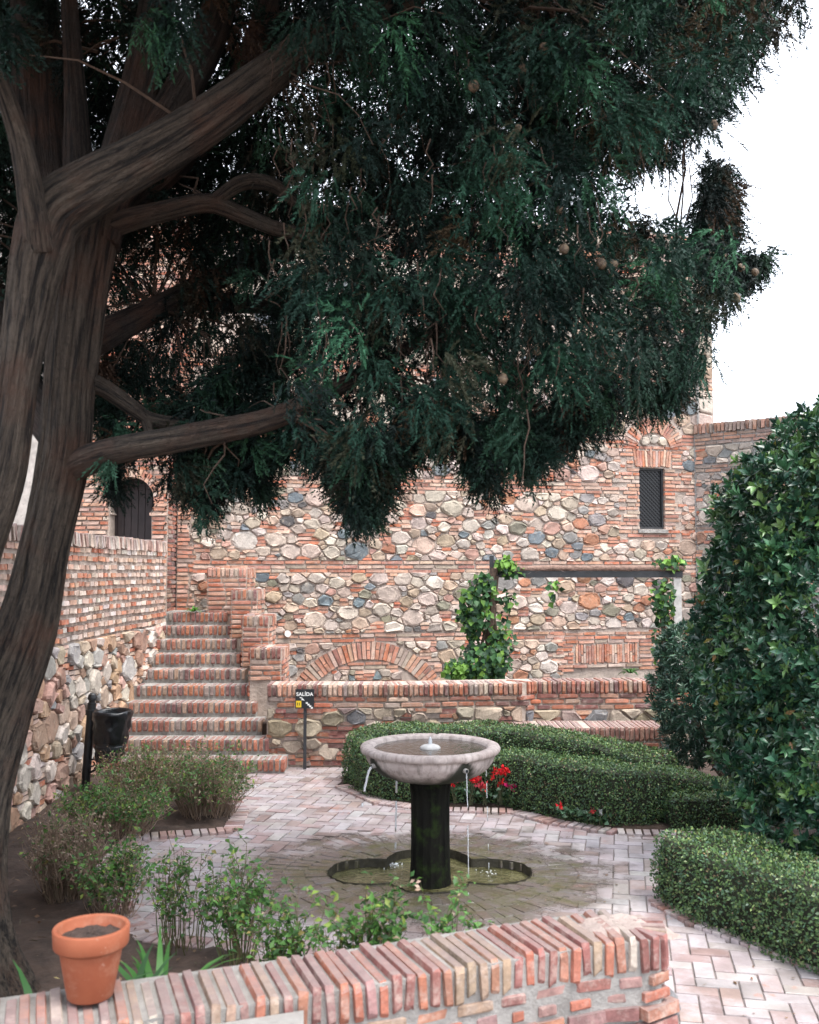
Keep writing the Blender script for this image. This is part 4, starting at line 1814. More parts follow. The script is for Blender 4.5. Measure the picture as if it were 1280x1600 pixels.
# falling water: (angle, outward speed, thickness)
for s_, sp_, th, brk in ((math.radians(210), .33, .0075, .0), (math.radians(120), .10, .0075, .0), (math.radians(-60), .06, .0032, 0), (math.radians(30), .08, .0032, 0)):
    pts = streamline(s_, sp_)
    q = MB()
    seg = []
    for i, p in enumerate(pts):
        f = i / len(pts)
        rr_ = th * (1.1 - .25 * f) * (1 + .35 * mnoise.noise(Vector((i * .9, s_, 3))))
        if f > .45 and mnoise.noise(Vector((i * .8, s_ * 2, 7))) > .12:
            if len(seg) > 1:
                q.tube([x[0] for x in seg], [x[1] for x in seg], 8)
            seg = []
            continue
        seg.append((tuple(c + R.uniform(-.0015, .0015) for c in p), max(.0018, rr_)))
    if len(seg) > 1:
        q.tube([x[0] for x in seg], [x[1] for x in seg], 8)
    q.build('water_stream', M['stream'], ftn, smooth=True)
    # froth where it lands
    e = pts[-1]
    q = MB()
    for i in range(46 if th > .005 else 14):
        a, r = R.uniform(0, 6.28), abs(R.gauss(0, .045))
        c = (e[0] + r * math.cos(a), e[1] + r * math.sin(a), -.055)
        k_ = R.uniform(.25, .7)
        q.lathe([(.001, .010 * k_), (.006 * k_, .006 * k_), (.010 * k_, 0)], c, 6)
    q.build('splash', M['stream'], ftn, smooth=True)

# ================================================================== FOLIAGE HELPERS
def unit(v):
    return v / (np.linalg.norm(v, axis=-1, keepdims=True) + 1e-9)


def rand_unit(n):
    return unit(NR.normal(size=(n, 3)))


def pick_np(tab, n, var=.18):
    cols = np.array([c for c, _ in tab]); w = np.array([w for _, w in tab], float)
    idx = NR.choice(len(cols), n, p=w / w.sum())
    return cols[idx] * NR.uniform(1 - var, 1 + var, (n, 1)) * NR.uniform(.95, 1.05, (n, 3))


def leaf_quads(pos, d, nrm, L, W):
    """diamond leaves: base, two sides, tip"""
    d = unit(d)
    s = unit(np.cross(d, nrm))
    up = np.cross(s, d)
    n = len(pos)
    L = np.broadcast_to(np.asarray(L, float), (n,))[:, None]; W = np.broadcast_to(np.asarray(W, float), (n,))[:, None]
    v = np.stack([pos, pos + d * L * .5 + s * W * .5 + up * W * .12, pos + d * L, pos + d * L * .5 - s * W * .5 + up * W * .12], 1).reshape(-1, 3)
    f = np.arange(n * 4).reshape(n, 4)
    return v, f


def leaf_blades(pos, d, nrm, L, W, droop=.25, shape=(.55, .78)):
    """six-point leaves folded along the midrib and bent: 4 triangles as 2 quads each side"""
    d = unit(d)
    s = unit(np.cross(d, nrm))
    up = np.cross(s, d)
    n = len(pos)
    L = np.broadcast_to(np.asarray(L, float), (n,))[:, None]; W = np.broadcast_to(np.asarray(W, float), (n,))[:, None]
    dz = -up * L * droop
    p1 = pos + d * L * shape[0]; p2 = pos + d * L + dz
    v = np.stack([pos, p1 + s * W * .5 + up * W * .2, p2, p1 - s * W * .5 + up * W * .2, p1 + dz * .25], 1).reshape(-1, 3)
    b = np.arange(n)[:, None] * 5
    f = np.concatenate([b + np.array([[0, 4, 1]]), b + np.array([[4, 2, 1]]), b + np.array([[0, 3, 4]]), b + np.array([[3, 2, 4]])])
    return v, f


def stems_mesh(paths, radii, n=3):
    V, Fs = [], []
    nv = 0
    for p, r in zip(paths, radii):
        v, f, _ = sweep(p, r, n)
        V.append(v)
        Fs += [tuple(q + nv for q in x) for x in f]
        nv += len(v)
    return np.concatenate(V), Fs


# ================================================================== BOX HEDGES
BOX_T = [((.065, .125, .044), 5), ((.090, .160, .055), 4), ((.045, .090, .044), 4), ((.15, .21, .075), 1.8), ((.17, .125, .075), .6), ((.06, .12, .072), 2)]


def hedge(label, ctrl, dens=6500, seed=0):
    """ctrl rows: x, y, half width, height"""
    c = spline([(a, b, w, h) for a, b, w, h in ctrl], .08)
    n = len(c)
    tan = np.gradient(c[:, :2], axis=0)
    tan /= np.linalg.norm(tan, axis=1)[:, None]
    side = np.stack([tan[:, 1], -tan[:, 0]], 1)
    prof = [(1.0, .0), (1.06, .25), (1.04, .6), (.98, .86), (.86, .985), (.5, 1.0), (0, 1.0), (-.5, 1.0), (-.86, .985), (-.98, .86), (-1.04, .6), (-1.06, .25), (-1.0, .0)]
    m = len(prof)
    V = np.zeros((n, m, 3)); N = np.zeros((n, m, 3))
    for i in range(n):
        endf = 1.0
        for j, (a, b) in enumerate(prof):
            x, y = c[i, :2] + side[i] * a * c[i, 2]
            z = b * c[i, 3]
            q = Vector((x * 3.2, y * 3.2, z * 3.2 + seed))
            dsp = .035 * mnoise.noise(q) + .02 * mnoise.noise(q * 3)
            nn = np.array([side[i, 0] * a * (0.15 if b > .99 and abs(a) < .9 else 1), side[i, 1] * a * (0.15 if b > .99 and abs(a) < .9 else 1), 1.0 if b > .95 else .15])
            nn /= np.linalg.norm(nn) + 1e-9
            V[i, j] = np.array([x, y, z]) + nn * dsp
            N[i, j] = nn
    base = c[n // 2]
    o = thing('box_hedge', (base[0], base[1], 0), label, 'hedge', 'clipped box hedges edging the flower bed')
    fs = []
    for i in range(n - 1):
        for j in range(m - 1):
            fs.append((i * m + j, (i + 1) * m + j, (i + 1) * m + j + 1, i * m + j + 1))
    core = V - N * .045
    core[:, 0, 2] = core[:, -1, 2] = -.02
    fs.append(tuple(range(m)))
    fs.append(tuple((n - 1) * m + j for j in range(m - 1, -1, -1)))
    add_np('hedge_core', o, core.reshape(-1, 3), fs, M['hedge_core'])
    # leaves over the skin, thicker at the ends
    quads, nq = [], []
    for i in range(n - 1):
        for j in range(m - 1):
            quads.append((V[i, j], V[i + 1, j], V[i + 1, j + 1], V[i, j + 1])); nq.append((N[i, j] + N[i, j + 1]) / 2)
    for ii, sg in ((0, -1), (n - 1, 1)):
        mid = V[ii].mean(0)
        for j in range(m - 1):
            nd = np.array([tan[ii, 0] * sg, tan[ii, 1] * sg, .1])
            quads.append((V[ii, j], V[ii, j + 1], mid, mid)); nq.append(nd)
    Q = np.array(quads); NQ_ = np.array(nq)
    area = .5 * np.linalg.norm(np.cross(Q[:, 2] - Q[:, 0], Q[:, 3] - Q[:, 1]), axis=1) + .25 * np.linalg.norm(np.cross(Q[:, 1] - Q[:, 0], Q[:, 2] - Q[:, 0]), axis=1) * (np.linalg.norm(Q[:, 3] - Q[:, 2], axis=1) < 1e-6)
    k = int(area.sum() * dens)
    idx = NR.choice(len(Q), k, p=area / area.sum())
    a, b = NR.random((k, 1)), NR.random((k, 1))
    q = Q[idx]
    pos = (q[:, 0] * (1 - a) + q[:, 1] * a) * (1 - b) + (q[:, 3] * (1 - a) + q[:, 2] * a) * b
    nrm = NQ_[idx]
    clump = np.array([mnoise.noise(Vector((a_ * 14, b_ * 14, c_ * 14))) for a_, b_, c_ in pos])[:, None]
    depth = NR.gamma(1.6, .012, (k, 1)) - clump * .022
    pos = pos - nrm * depth + nrm * .018
    pos[:, 2] = np.maximum(pos[:, 2], .01)
    d = unit(nrm * .45 + rand_unit(k) + np.array([0, 0, .15]))
    up = nrm * 1.1 + rand_unit(k) * .6
    v, f = leaf_quads(pos, d, up, NR.uniform(.015, .029, k), NR.uniform(.010, .017, k))
    tint = pick_np(BOX_T, k)
    # some top leaves tinted lighter: light from above put into the colour
    bright_leaf = (nrm[:, 2] > .8) & (NR.random(k) < .35)
    tint[bright_leaf] *= np.array([1.35, 1.25, 1.0])
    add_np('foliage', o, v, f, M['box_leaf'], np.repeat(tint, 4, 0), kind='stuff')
    return o


hedge('long clipped box hedge starting left of the fountain and running along the planter wall',
      [(-.44, 9.78, .20, .49), (-.36, 10.05, .22, .50), (.0, 10.22, .22, .50), (.6, 10.24, .22, .51), (1.1, 10.1, .22, .51), (1.5, 9.78, .22, .50), (1.9, 9.35, .21, .48), (2.3, 9.0, .19, .44)], seed=1)
hedge('curving clipped box hedge behind the fountain and its red flowers',
      [(-.42, 9.72, .18, .49), (-.12, 9.31, .19, .47), (.35, 9.18, .19, .465), (.9, 9.08, .19, .47), (1.3, 8.70, .21, .48), (1.75, 8.41, .23, .48), (2.1, 8.55, .23, .42), (2.45, 8.6, .21, .35), (2.7, 8.52, .2, .31)], seed=5)
hedge('short low box hedge stub in front of the curving hedge end, beside the path',
      [(2.10, 8.24, .15, .27), (2.4, 8.26, .17, .28), (2.75, 8.3, .19, .29), (2.95, 8.35, .2, .29)], seed=9)
hedge('squared box hedge at lower right along the path under the glossy bush',
      [(1.80, 6.54, .26, .42), (1.92, 6.27, .30, .42), (2.14, 5.87, .30, .42), (2.43, 5.35, .30, .43), (2.80, 4.75, .30, .43), (3.15, 4.25, .30, .43)], seed=13)

# ================================================================== GLOSSY BUSH (whorled leaves) AND ITS NEIGHBOUR
PIT_T = [((.030, .085, .048), 5), ((.044, .118, .056), 4), ((.020, .058, .038), 4), ((.09, .18, .06), 2), ((.13, .24, .07), .9)]


def blob_points(blobs, n, inward=.22, seed=0.0):
    """points on the union of noisy ellipsoids, with outward normals"""
    P_, N_ = [], []
    B = np.array(blobs)
    vol = (B[:, 3] * B[:, 4] + B[:, 4] * B[:, 5] + B[:, 3] * B[:, 5])
    while sum(len(x) for x in P_) < n:
        k = n
        idx = NR.choice(len(B), k, p=vol / vol.sum())
        u = rand_unit(k)
        dep = 1 - NR.random(k) ** 1.7 * inward
        nz = np.array([mnoise.noise(Vector((a * 2.4 + i * 3.1 + seed, b * 2.4, c * 2.4))) for (a, b, c), i in zip(u, idx)])
        nz2 = np.array([mnoise.noise(Vector((a * 6 + i * 3.1 + seed, b * 6, c * 6))) for (a, b, c), i in zip(u, idx)])
        r = (dep * (1 + .26 * nz + .14 * nz2))[:, None]
        p = B[idx, :3] + u * B[idx, 3:6] * r
        nn = unit(u / B[idx, 3:6])
        keep = np.ones(k, bool)
        for j in range(len(B)):
            e = (((p - B[j, :3]) / B[j, 3:6]) ** 2).sum(1)
            keep &= ~((e < .50) & (idx != j))
        keep &= p[:, 2] > .04
        P_.append(p[keep]); N_.append(nn[keep])
    return np.concatenate(P_)[:n], np.concatenate(N_)[:n]


def whorl_bush(name, label, cat, blobs, nros, leaves, L, W, tab, mat, trunk_paths, trunk_r, bright_leaf=.0, loc=None):
    o = thing(name, loc, label, cat)
    p, nn = blob_points(blobs, nros)
    pr = np.array([(-HC) for _ in p])
    axis = unit(nn * .9 + np.array([0, 0, .45]) + NR.normal(size=p.shape) * .35)
    V, Fa, C = [], [], []
    k = len(p)
    rs_ = NR.uniform(.6, 1.25, k)
    t1 = unit(np.cross(axis, NR.normal(size=(k, 3))))
    t2 = np.cross(axis, t1)
    base_t = pick_np(tab, k)
    nv = 0
    for j in range(leaves):
        a = 2 * math.pi * (j * .382) + NR.uniform(-.3, .3, k)
        spread = NR.uniform(.55, 1.25, k) * (0.55 + .6 * j / leaves)
        d = axis * np.cos(spread)[:, None] + (t1 * np.cos(a)[:, None] + t2 * np.sin(a)[:, None]) * np.sin(spread)[:, None]
        l = NR.uniform(.7, 1.15, k) * L * rs_
        v, f = leaf_blades(p - axis * .012 * j * .3, d, axis + NR.normal(size=(k, 3)) * .25, l, l * W * NR.uniform(.8, 1.15, k), NR.uniform(-.05, .35, k)[:, None])
        V.append(v); Fa.append(f + nv); nv += len(v)
        C.append(np.repeat(base_t * NR.uniform(.75, 1.25, (k, 1)), 5, 0))
    add_np('foliage', o, np.concatenate(V), np.concatenate(Fa), mat, np.concatenate(C), kind='stuff')
    # single leaves of mixed size between the whorls
    k = int(nros * .9)
    p2, n2 = blob_points(blobs, k)
    d = unit(n2 * .5 + rand_unit(k) + np.array([0, 0, .2]))
    l = NR.uniform(.45, 1.1, k) * L
    v, f = leaf_blades(p2, d, n2 + rand_unit(k) * .8, l, l * W * NR.uniform(.8, 1.4, k), NR.uniform(0, .4, k)[:, None])
    t_ = pick_np(tab, k, .35)
    old = NR.random(k) < .03
    t_[old] = pick_np([((.26, .22, .05), 1), ((.20, .12, .05), 1)], int(old.sum()))
    add_np('loose_leaves', o, v, f, mat, np.repeat(t_, 5, 0), kind='stuff')
    v, f = stems_mesh(trunk_paths, trunk_r, 8)
    add_np('branches', o, v, f, M['twig'])
    return o


def branch_set(base, tips, r, bend=.15):
    paths, rs = [], []
    for t_ in tips:
        b = Vector(base); e = Vector(t_)
        pts = [b.lerp(e, s) + Vector((R.uniform(-bend, bend), R.uniform(-bend, bend), R.uniform(-.3, .6) * bend)) * math.sin(s * math.pi) for s in np.linspace(0, 1, 8)]
        paths.append([tuple(x) for x in pts]); rs.append(list(np.linspace(r, r * .3, 8)))
    return paths, rs


blobs = [(3.55, 7.0, 1.0, 1.25, 1.1, 1.0), (3.7, 7.1, 1.9, 1.35, 1.1, 1.0), (3.95, 7.2, 2.55, 1.15, 1.0, .85), (2.85, 6.95, 1.75, .75, .8, .75), (3.2, 6.6, 1.0, .95, .75, .85),
         (3.15, 6.35, .62, .75, .55, .55), (3.9, 6.2, 1.2, .9, .6, 1.0), (2.75, 7.2, 1.15, .6, .6, .7), (3.25, 6.9, 2.3, .8, .8, .6), (4.6, 6.6, 2.0, 1.1, 1.0, 1.4), (2.62, 6.7, .55, .45, .4, .5), (2.75, 7.1, 2.05, .55, .6, .5), (3.35, 7.0, 2.85, .75, .7, .55), (2.45, 7.0, 1.5, .45, .5, .5), (2.50, 7.0, 1.95, .45, .5, .48), (2.65, 7.0, 2.4, .5, .5, .5), (2.55, 7.05, 1.25, .42, .45, .45), (2.85, 7.0, 2.65, .55, .6, .45), (4.2, 7.0, 3.1, 1.0, .9, .6)]
tp, tr = branch_set((3.5, 7.1, 0), [(2.9, 6.8, 1.6), (3.4, 6.7, 1.8), (3.9, 7.0, 2.4), (4.3, 6.7, 1.9), (3.0, 6.6, .9), (3.6, 6.4, 1.1), (2.7, 7.1, 1.1)], .05)
whorl_bush('glossy_shrub', 'huge rounded evergreen bush with whorls of glossy dark leaves at the right', 'bush', blobs, 11000, 8, .078, .42, PIT_T, M['glossy_leaf'], tp, tr, loc=(3.5, 7.1, 0))
blobs2 = [(2.95, 9.55, 1.15, .58, .5, .42), (2.75, 9.5, .85, .45, .45, .35), (3.25, 9.5, 1.35, .5, .5, .4), (3.35, 9.4, .9, .5, .5, .45), (2.7, 9.6, 1.35, .3, .3, .25), (3.3, 9.3, .5, .5, .45, .45), (2.75, 9.75, .5, .28, .3, .3)]
OLE_T = [((.040, .095, .062), 5), ((.055, .12, .075), 4), ((.025, .065, .046), 3), ((.10, .17, .11), 1.5)]
tp, tr = branch_set((3.02, 9.1, 0), [(2.8, 9.4, 1.0), (3.0, 9.5, 1.2), (3.2, 9.4, 1.2), (2.65, 9.5, .8)], .06, .08)
whorl_bush('small_shrub', 'smaller bush with narrow grey-green leaves on a short trunk beside the bench', 'bush', blobs2, 3000, 9, .075, .26, OLE_T, M['glossy_leaf'], tp, tr, loc=(3.02, 9.1, 0))

# ================================================================== RED FLOWERS IN THE BED
def flower_plant(x, y, h, cat_label, petal_tab, nl=16, nf=5):
    o = thing('flowering_plant', (x, y, .03), cat_label, 'flower', 'red flowers in front of the curving hedge')
    k = nl
    pos = np.array([x, y, .06]) + NR.normal(size=(k, 3)) * np.array([.055, .04, .02]) + np.array([0, 0, h * .35])
    pos[:, 2] = np.maximum(pos[:, 2], .05)
    d = unit(NR.normal(size=(k, 3)) * np.array([1, 1, .3]) + np.array([0, -.3, .2]))
    v, f = leaf_blades(pos, d, np.tile([0, -.3, 1.0], (k, 1)) + NR.normal(size=(k, 3)) * .3, NR.uniform(.04, .065, k), NR.uniform(.035, .05, k), .2, (.5, .7))
    add_np('leaves', o, v, f, M['soft_leaf'], np.repeat(pick_np([((.03, .075, .035), 3), ((.07, .13, .08), 1), ((.16, .22, .18), .6)], k), 5, 0))
    paths, rs = [], []
    for i in range(nf):
        t_ = (x + R.uniform(-.07, .07), y - R.uniform(0, .06), .03 + h * R.uniform(.65, 1.1))
        paths.append([(x + R.uniform(-.02, .02), y, .03), tuple((Vector((x, y, .03)) + Vector(t_)) / 2), t_]); rs.append(.003)
        k = 7
        pos = np.tile(np.array(t_), (k, 1)) + NR.normal(size=(k, 3)) * .008
        d = unit(NR.normal(size=(k, 3)) * .7 + np.array([0, -.3, .7]))
        v, f = leaf_blades(pos, d, NR.normal(size=(k, 3)), NR.uniform(.034, .052, k), NR.uniform(.022, .034, k), -.2)
        add_np('bloom', o, v, f, M['petal'], np.repeat(pick_np(petal_tab, k), 5, 0))
    v, f = stems_mesh(paths, rs)
    add_np('stems', o, v, f, M['green_stem'])


RED = [((.62, .02, .025), 4), ((.5, .015, .03), 2), ((.7, .05, .05), 1)]
PINK = [((.6, .03, .16), 1), ((.5, .03, .12), 1)]
SOFTRED = [((.5, .06, .06), 1), ((.4, .05, .07), 1)]
for (px, py, h, tab, lb, nf) in ((712, 1256, .24, RED, 'low red flowers just right of the fountain column', 4), (735, 1258, .27, RED, 'bright red flower cluster right of the fountain column, second from it', 6), (758, 1258, .20, SOFTRED, 'faded red flowers between two bright red clusters behind the fountain', 4),
                                 (781, 1258, .30, RED, 'tallest bright red flower cluster under the bowl rim', 8), (797, 1259, .16, PINK, 'small magenta flowers at the right end of the red cluster', 3), (822, 1262, .24, SOFTRED, 'dull red blooms sunk into the hedge right of the bowl', 2),
                                 (884, 1282, .18, RED, 'single small red bloom in the hedge foot right of the fountain', 2), (916, 1288, .16, SOFTRED, 'pinkish blooms low in the hedge near the path bend', 2), (935, 1290, .13, [((.4, .42, .42), 1)], 'low pale leaved plant at the hedge foot near the path bend', 3)):
    g = G(px, py, .03)
    flower_plant(g.x, g.y, h * (.98 if px < 830 else .8), lb, tab, 22, nf + 2 if px < 800 else 1)

# ================================================================== LITTER BIN
bp0, bp1 = P(133, 1236, 9.5), P(145, 1083, 9.5)
lbin = thing('litter_bin', (bp0.x, bp0.y, 0), 'black litter bin with a bin liner hanging from a leaning post', 'bin')
q = MB()
d_ = bp1 - bp0
base = bp0 - d_ * .3
q.tube([tuple(base), tuple(bp0 + d_ * .90)], .040, 20)
q.tube([tuple(bp0 + d_ * .90), tuple(bp0 + d_ * .905), tuple(bp0 + d_ * .93), tuple(bp0 + d_ * .935)], [.040, .03, .03, .041], 20)
q.tube([tuple(bp0 + d_ * t_) for t_ in (.935, .955, .985, 1.0, 1.005)], [.043, .043, .036, .02, .003], 20)
q.build('post', M['black_metal'], lbin, smooth=False)
bc = P(171, 1188, 9.42)
bt = P(176, 1112, 9.42)
BH = bt.z - bc.z
ax = (bt - bc)


def bin_ring(f, r, n=48, wob=0, seed=0, sag=0):
    out = []
    c = bc + ax * f
    for i in range(n):
        a = 2 * math.pi * i / n
        rr = r * (1 + wob * mnoise.noise(Vector((math.cos(a) * 2.5 + seed, math.sin(a) * 2.5, f * 6))) + wob * .5 * mnoise.noise(Vector((math.cos(a) * 7 + seed, math.sin(a) * 7, f * 9))))
        out.append((c.x + rr * math.cos(a), c.y + rr * math.sin(a), c.z + sag * mnoise.noise(Vector((math.cos(a) * 1.6 + seed, math.sin(a) * 1.6, 3.3)))))
    return out


def rings_mesh(rings, cap0=True):
    n = len(rings[0])
    v = [p for r in rings for p in r]
    f = []
    for k in range(len(rings) - 1):
        for i in range(n):
            f.append((k * n + i, k * n + (i + 1) % n, (k + 1) * n + (i + 1) % n, (k + 1) * n + i))
    if cap0:
        f.append(tuple(range(n - 1, -1, -1)))
    return v, f


v, f = rings_mesh([bin_ring(0, .118), bin_ring(.02, .128), bin_ring(.22, .134), bin_ring(.24, .140), bin_ring(.30, .141), bin_ring(.32, .136), bin_ring(.95, .152)])
add_np('bucket', lbin, v, f, M['black_plastic'], smooth=False)
for i in range(22):
    a = 2 * math.pi * i / 22
    c = bc + ax * .13
    q = MB()
    r0 = .1315
    q.add([(c.x + r0 * math.cos(a + s1 * .035), c.y + r0 * math.sin(a + s1 * .035), c.z + s2 * .02) for s1, s2 in ((-1, -1), (1, -1), (1, 1), (-1, 1))] +
          [(c.x + (r0 + .004) * math.cos(a + s1 * .035), c.y + (r0 + .004) * math.sin(a + s1 * .035), c.z + s2 * .02) for s1, s2 in ((-1, -1), (1, -1), (1, 1), (-1, 1))],
          [(0, 1, 2, 3), (4, 5, 6, 7), (0, 1, 5, 4), (1, 2, 6, 5), (2, 3, 7, 6), (3, 0, 4, 7)])
    q.build('slot', M['black_metal'], lbin)
v, f = rings_mesh([bin_ring(.36, .150, 72, .05, 1, .02), bin_ring(.5, .160, 72, .13, 1, .012), bin_ring(.60, .158, 72, .14, 1.5, .012), bin_ring(.68, .168, 72, .12, 2, .01), bin_ring(.78, .164, 72, .12, 2.5, .01), bin_ring(.85, .174, 72, .10, 3, .01), bin_ring(.95, .186, 72, .06, 4, .01),
                   bin_ring(1.0, .183, 72, .03, 5, .012), bin_ring(1.03, .176, 72, .03, 5, .012), bin_ring(1.0, .163, 72, .03, 5, .01), bin_ring(.8, .14, 72, .08, 6, .01), bin_ring(.4, .12, 72, .1, 7, 0), bin_ring(.2, .05, 72, .1, 7, 0)], cap0=False)
add_np('bin_liner', lbin, v, f, M['bag'], smooth=True)
q = MB()
a0 = bp0 + d_ * .80
q.tube([tuple(a0 + Vector((0, 0, -.02))), tuple(a0 + Vector((0, 0, .03)))], .052, 18)
q.tube([tuple(a0), tuple(bc + ax * .9 + Vector((-.15, 0, 0)))], .012, 8)
a1 = bp0 + d_ * .17
q.tube([tuple(a1), tuple(a1.lerp(bc, .5) + Vector((0, 0, -.012))), tuple(bc + Vector((.02, 0, -.01)))], .011, 8)
sc_ = a1.lerp(bc, .35) + Vector((-.02, 0, .055))
q.tube([tuple(sc_ + Vector((math.cos(t_) * (.045 - .004 * t_), 0, math.sin(t_) * (.045 - .004 * t_)))) for t_ in np.linspace(-1.2, 7.5, 26)], .007, 6)
q.build('bracket', M['black_metal'], lbin)

# ================================================================== EXIT SIGN ON A POST
SYD = 10.58
s_a, s_b = P(461.5, 1107, SYD), P(491, 1077, SYD)
sx = P(476, 1190, SYD).x
sign = thing('exit_sign', (sx, SYD, 0), 'small black SALIDA exit sign on a thin steel post by the stairs', 'sign')
q = MB()
q.box((sx - .016, SYD + .012, -.05), (sx + .016, SYD + .038, s_b.z - .02))
q.build('post', M['grey_metal'], sign)
q = MB()
q.box((s_a.x, SYD, s_a.z), (s_b.x, SYD + .012, s_b.z))
board = q.build('board', M['board'], sign)


def text_mesh(txt, size, mat, loc, parent, name='lettering', bold=.0):
    cu_ = bpy.data.curves.new('lettering', 'FONT')
    cu_.body = txt; cu_.size = size; cu_.align_x = 'CENTER'; cu_.extrude = .0008; cu_.offset = bold
    cu_.space_character = 1.05
    ob = bpy.data.objects.new('tmp', cu_)
    COL.objects.link(ob)
    dg = bpy.context.evaluated_depsgraph_get()
    me = bpy.data.meshes.new_from_object(ob.evaluated_get(dg))
    bpy.data.objects.remove(ob)
    me.materials.clear(); me.materials.append(mat)
    o = bpy.data.objects.new(name, me)
    o.parent = parent
    o.location = Vector(loc) - base_of(parent)
    o.rotation_euler = (math.pi / 2, 0, 0)
    COL.objects.link(o)
    return o


bw, bh = s_b.x - s_a.x, s_b.z - s_a.z
text_mesh('SAL\u00cdDA', .052, M['white_paint'], ((s_a.x + s_b.x) / 2, SYD - .002, s_a.z + bh * .66), board, bold=.0015)
q = MB()
q.box((s_a.x + bw * .04, SYD - .003, s_a.z + bh * .06), (s_a.x + bw * .32, SYD - .0005, s_a.z + bh * .40))
q.build('yellow_patch', M['yellow_paint'], board)
# two small figures on the yellow patch, the stair steps and the arrow
q = MB()
for k in (0, 1):
    q.box((s_a.x + bw * (.11 + .10 * k), SYD - .0045, s_a.z + bh * .16), (s_a.x + bw * (.14 + .10 * k), SYD - .0032, s_a.z + bh * .31))
q.build('symbol', M['board'], board)
q = MB()
for k in range(4):
    x = s_a.x + bw * (.56 + .09 * k); z = s_a.z + bh * (.33 - .085 * k)
    q.box((x, SYD - .003, z - bh * .085), (x + bw * .11, SYD - .0005, z))
q.build('stair_symbol', M['white_paint'], board)
q = MB()
A = lambda a, b: (s_a.x + bw * a, s_a.z + bh * b)
for poly in ([A(.22, .56), A(.36, .51), A(.38, .55), A(.25, .60)], [A(.33, .60), A(.50, .42), A(.30, .44), A(.38, .51)]):
    n_ = len(poly)
    q.add([(x, SYD - .003, z) for x, z in poly] + [(x, SYD - .0005, z) for x, z in poly], [tuple(range(n_)), tuple(range(2 * n_ - 1, n_ - 1, -1))] + [(i, (i + 1) % n_, (i + 1) % n_ + n_, i + n_) for i in range(n_)])
q.build('arrow', M['white_paint'], board)

# ================================================================== PERGOLA BEAM WITH IVY
PY = 12.2
pa, pb = P(771, 897, PY), P(1066, 899, PY)
perg = thing('pergola_beam', (pa.x, PY, .8), 'dark metal pergola beam topped with dry reed in front of the tower', 'pergola')
q = MB()
q.box((pa.x, PY - .03, pa.z - .042), (pb.x, PY + .03, pa.z + .038))
q.build('beam', M['grey_metal'], perg)
q = MB()
q.box((pa.x - .045, PY - .03, .75), (pa.x + .005, PY + .03, P(0, 868, PY).z))
q.build('post', M['grey_metal'], perg)
q = MB()
wx0, wx1 = P(1052, 900, PY).x, P(1064, 900, PY).x
q.box((wx0, PY - .02, .75), (wx1, PY + .06, pa.z - .045))
q.build('white_post', M['white_post'], perg)
xs = np.linspace(pa.x + .25, pb.x + .02, 60)
pts = [(x, PY + .005 * math.sin(x * 9), pa.z + .066 + .014 * mnoise.noise(Vector((x * 3, 0, 0)))) for x in xs]
rad = [.040 * (1 + .35 * mnoise.noise(Vector((x * 5, 4, 0)))) for x in xs]
v, f, _ = sweep(pts, rad, 10)
add_np('reed_roll', perg, v, f, M['thatch'], smooth=True)
k = 1100
i = NR.integers(0, 59, k)
pos = np.array(pts)[i] + NR.normal(size=(k, 3)) * np.array([.02, .018, .014])
d = unit(np.stack([NR.choice([-1, 1], k) * NR.uniform(.6, 1, k), NR.normal(size=k) * .3, NR.normal(size=k) * .28], 1))
v, f = leaf_quads(pos, d, rand_unit(k), NR.uniform(.05, .16, k), NR.uniform(.002, .005, k))
add_np('reed_straws', perg, v, f, M['soft_leaf'], np.repeat(pick_np([((.26, .17, .14), 2), ((.34, .25, .21), 2), ((.18, .11, .09), 1)], k), 4, 0), kind='stuff')

IVY_T = [((.022, .072, .022), 4), ((.032, .10, .03), 4), ((.016, .048, .022), 3), ((.09, .19, .03), 1.6), ((.14, .28, .04), .8)]


def ivy(label, cat, stem_paths, stem_r, clumps, base, name='ivy_plant'):
    o = thing(name, base, label, cat, 'ivy climbing the pergola posts')
    v, f = stems_mesh(stem_paths, stem_r, 7)
    add_np('vine_stems', o, v, f, M['twig'])
    V, Fa, C, nv = [], [], [], 0
    for (c, s, n, bright_leaf) in clumps:
        u = rand_unit(n) * NR.random((n, 1)) ** .4
        pos = np.array(c) + u * np.array(s)
        pos[:, 2] = np.maximum(pos[:, 2], .45)
        nrm = unit(np.array([0, -1, .7]) + NR.normal(size=(n, 3)) * .55 + u * .6)
        d = unit(np.cross(nrm, rand_unit(n)) + np.array([0, -.2, -.5]))
        L = NR.uniform(.05, .095, n)
        # ivy leaves: broad, with two side lobes (two overlapping blades)
        v, f = leaf_blades(pos, d, nrm, L, L * 1.0, .12, (.34, .6))
        t_ = pick_np(IVY_T, n)
        br = NR.random(n) < bright_leaf
        t_[br] = np.array([.16, .32, .05]) * NR.uniform(.7, 1.1, (br.sum(), 1))
        V.append(v); Fa.append(f + nv); nv += len(v); C.append(np.repeat(t_, 5, 0))
    add_np('ivy_leaves', o, np.concatenate(V), np.concatenate(Fa), M['soft_leaf'], np.concatenate(C), kind='stuff')


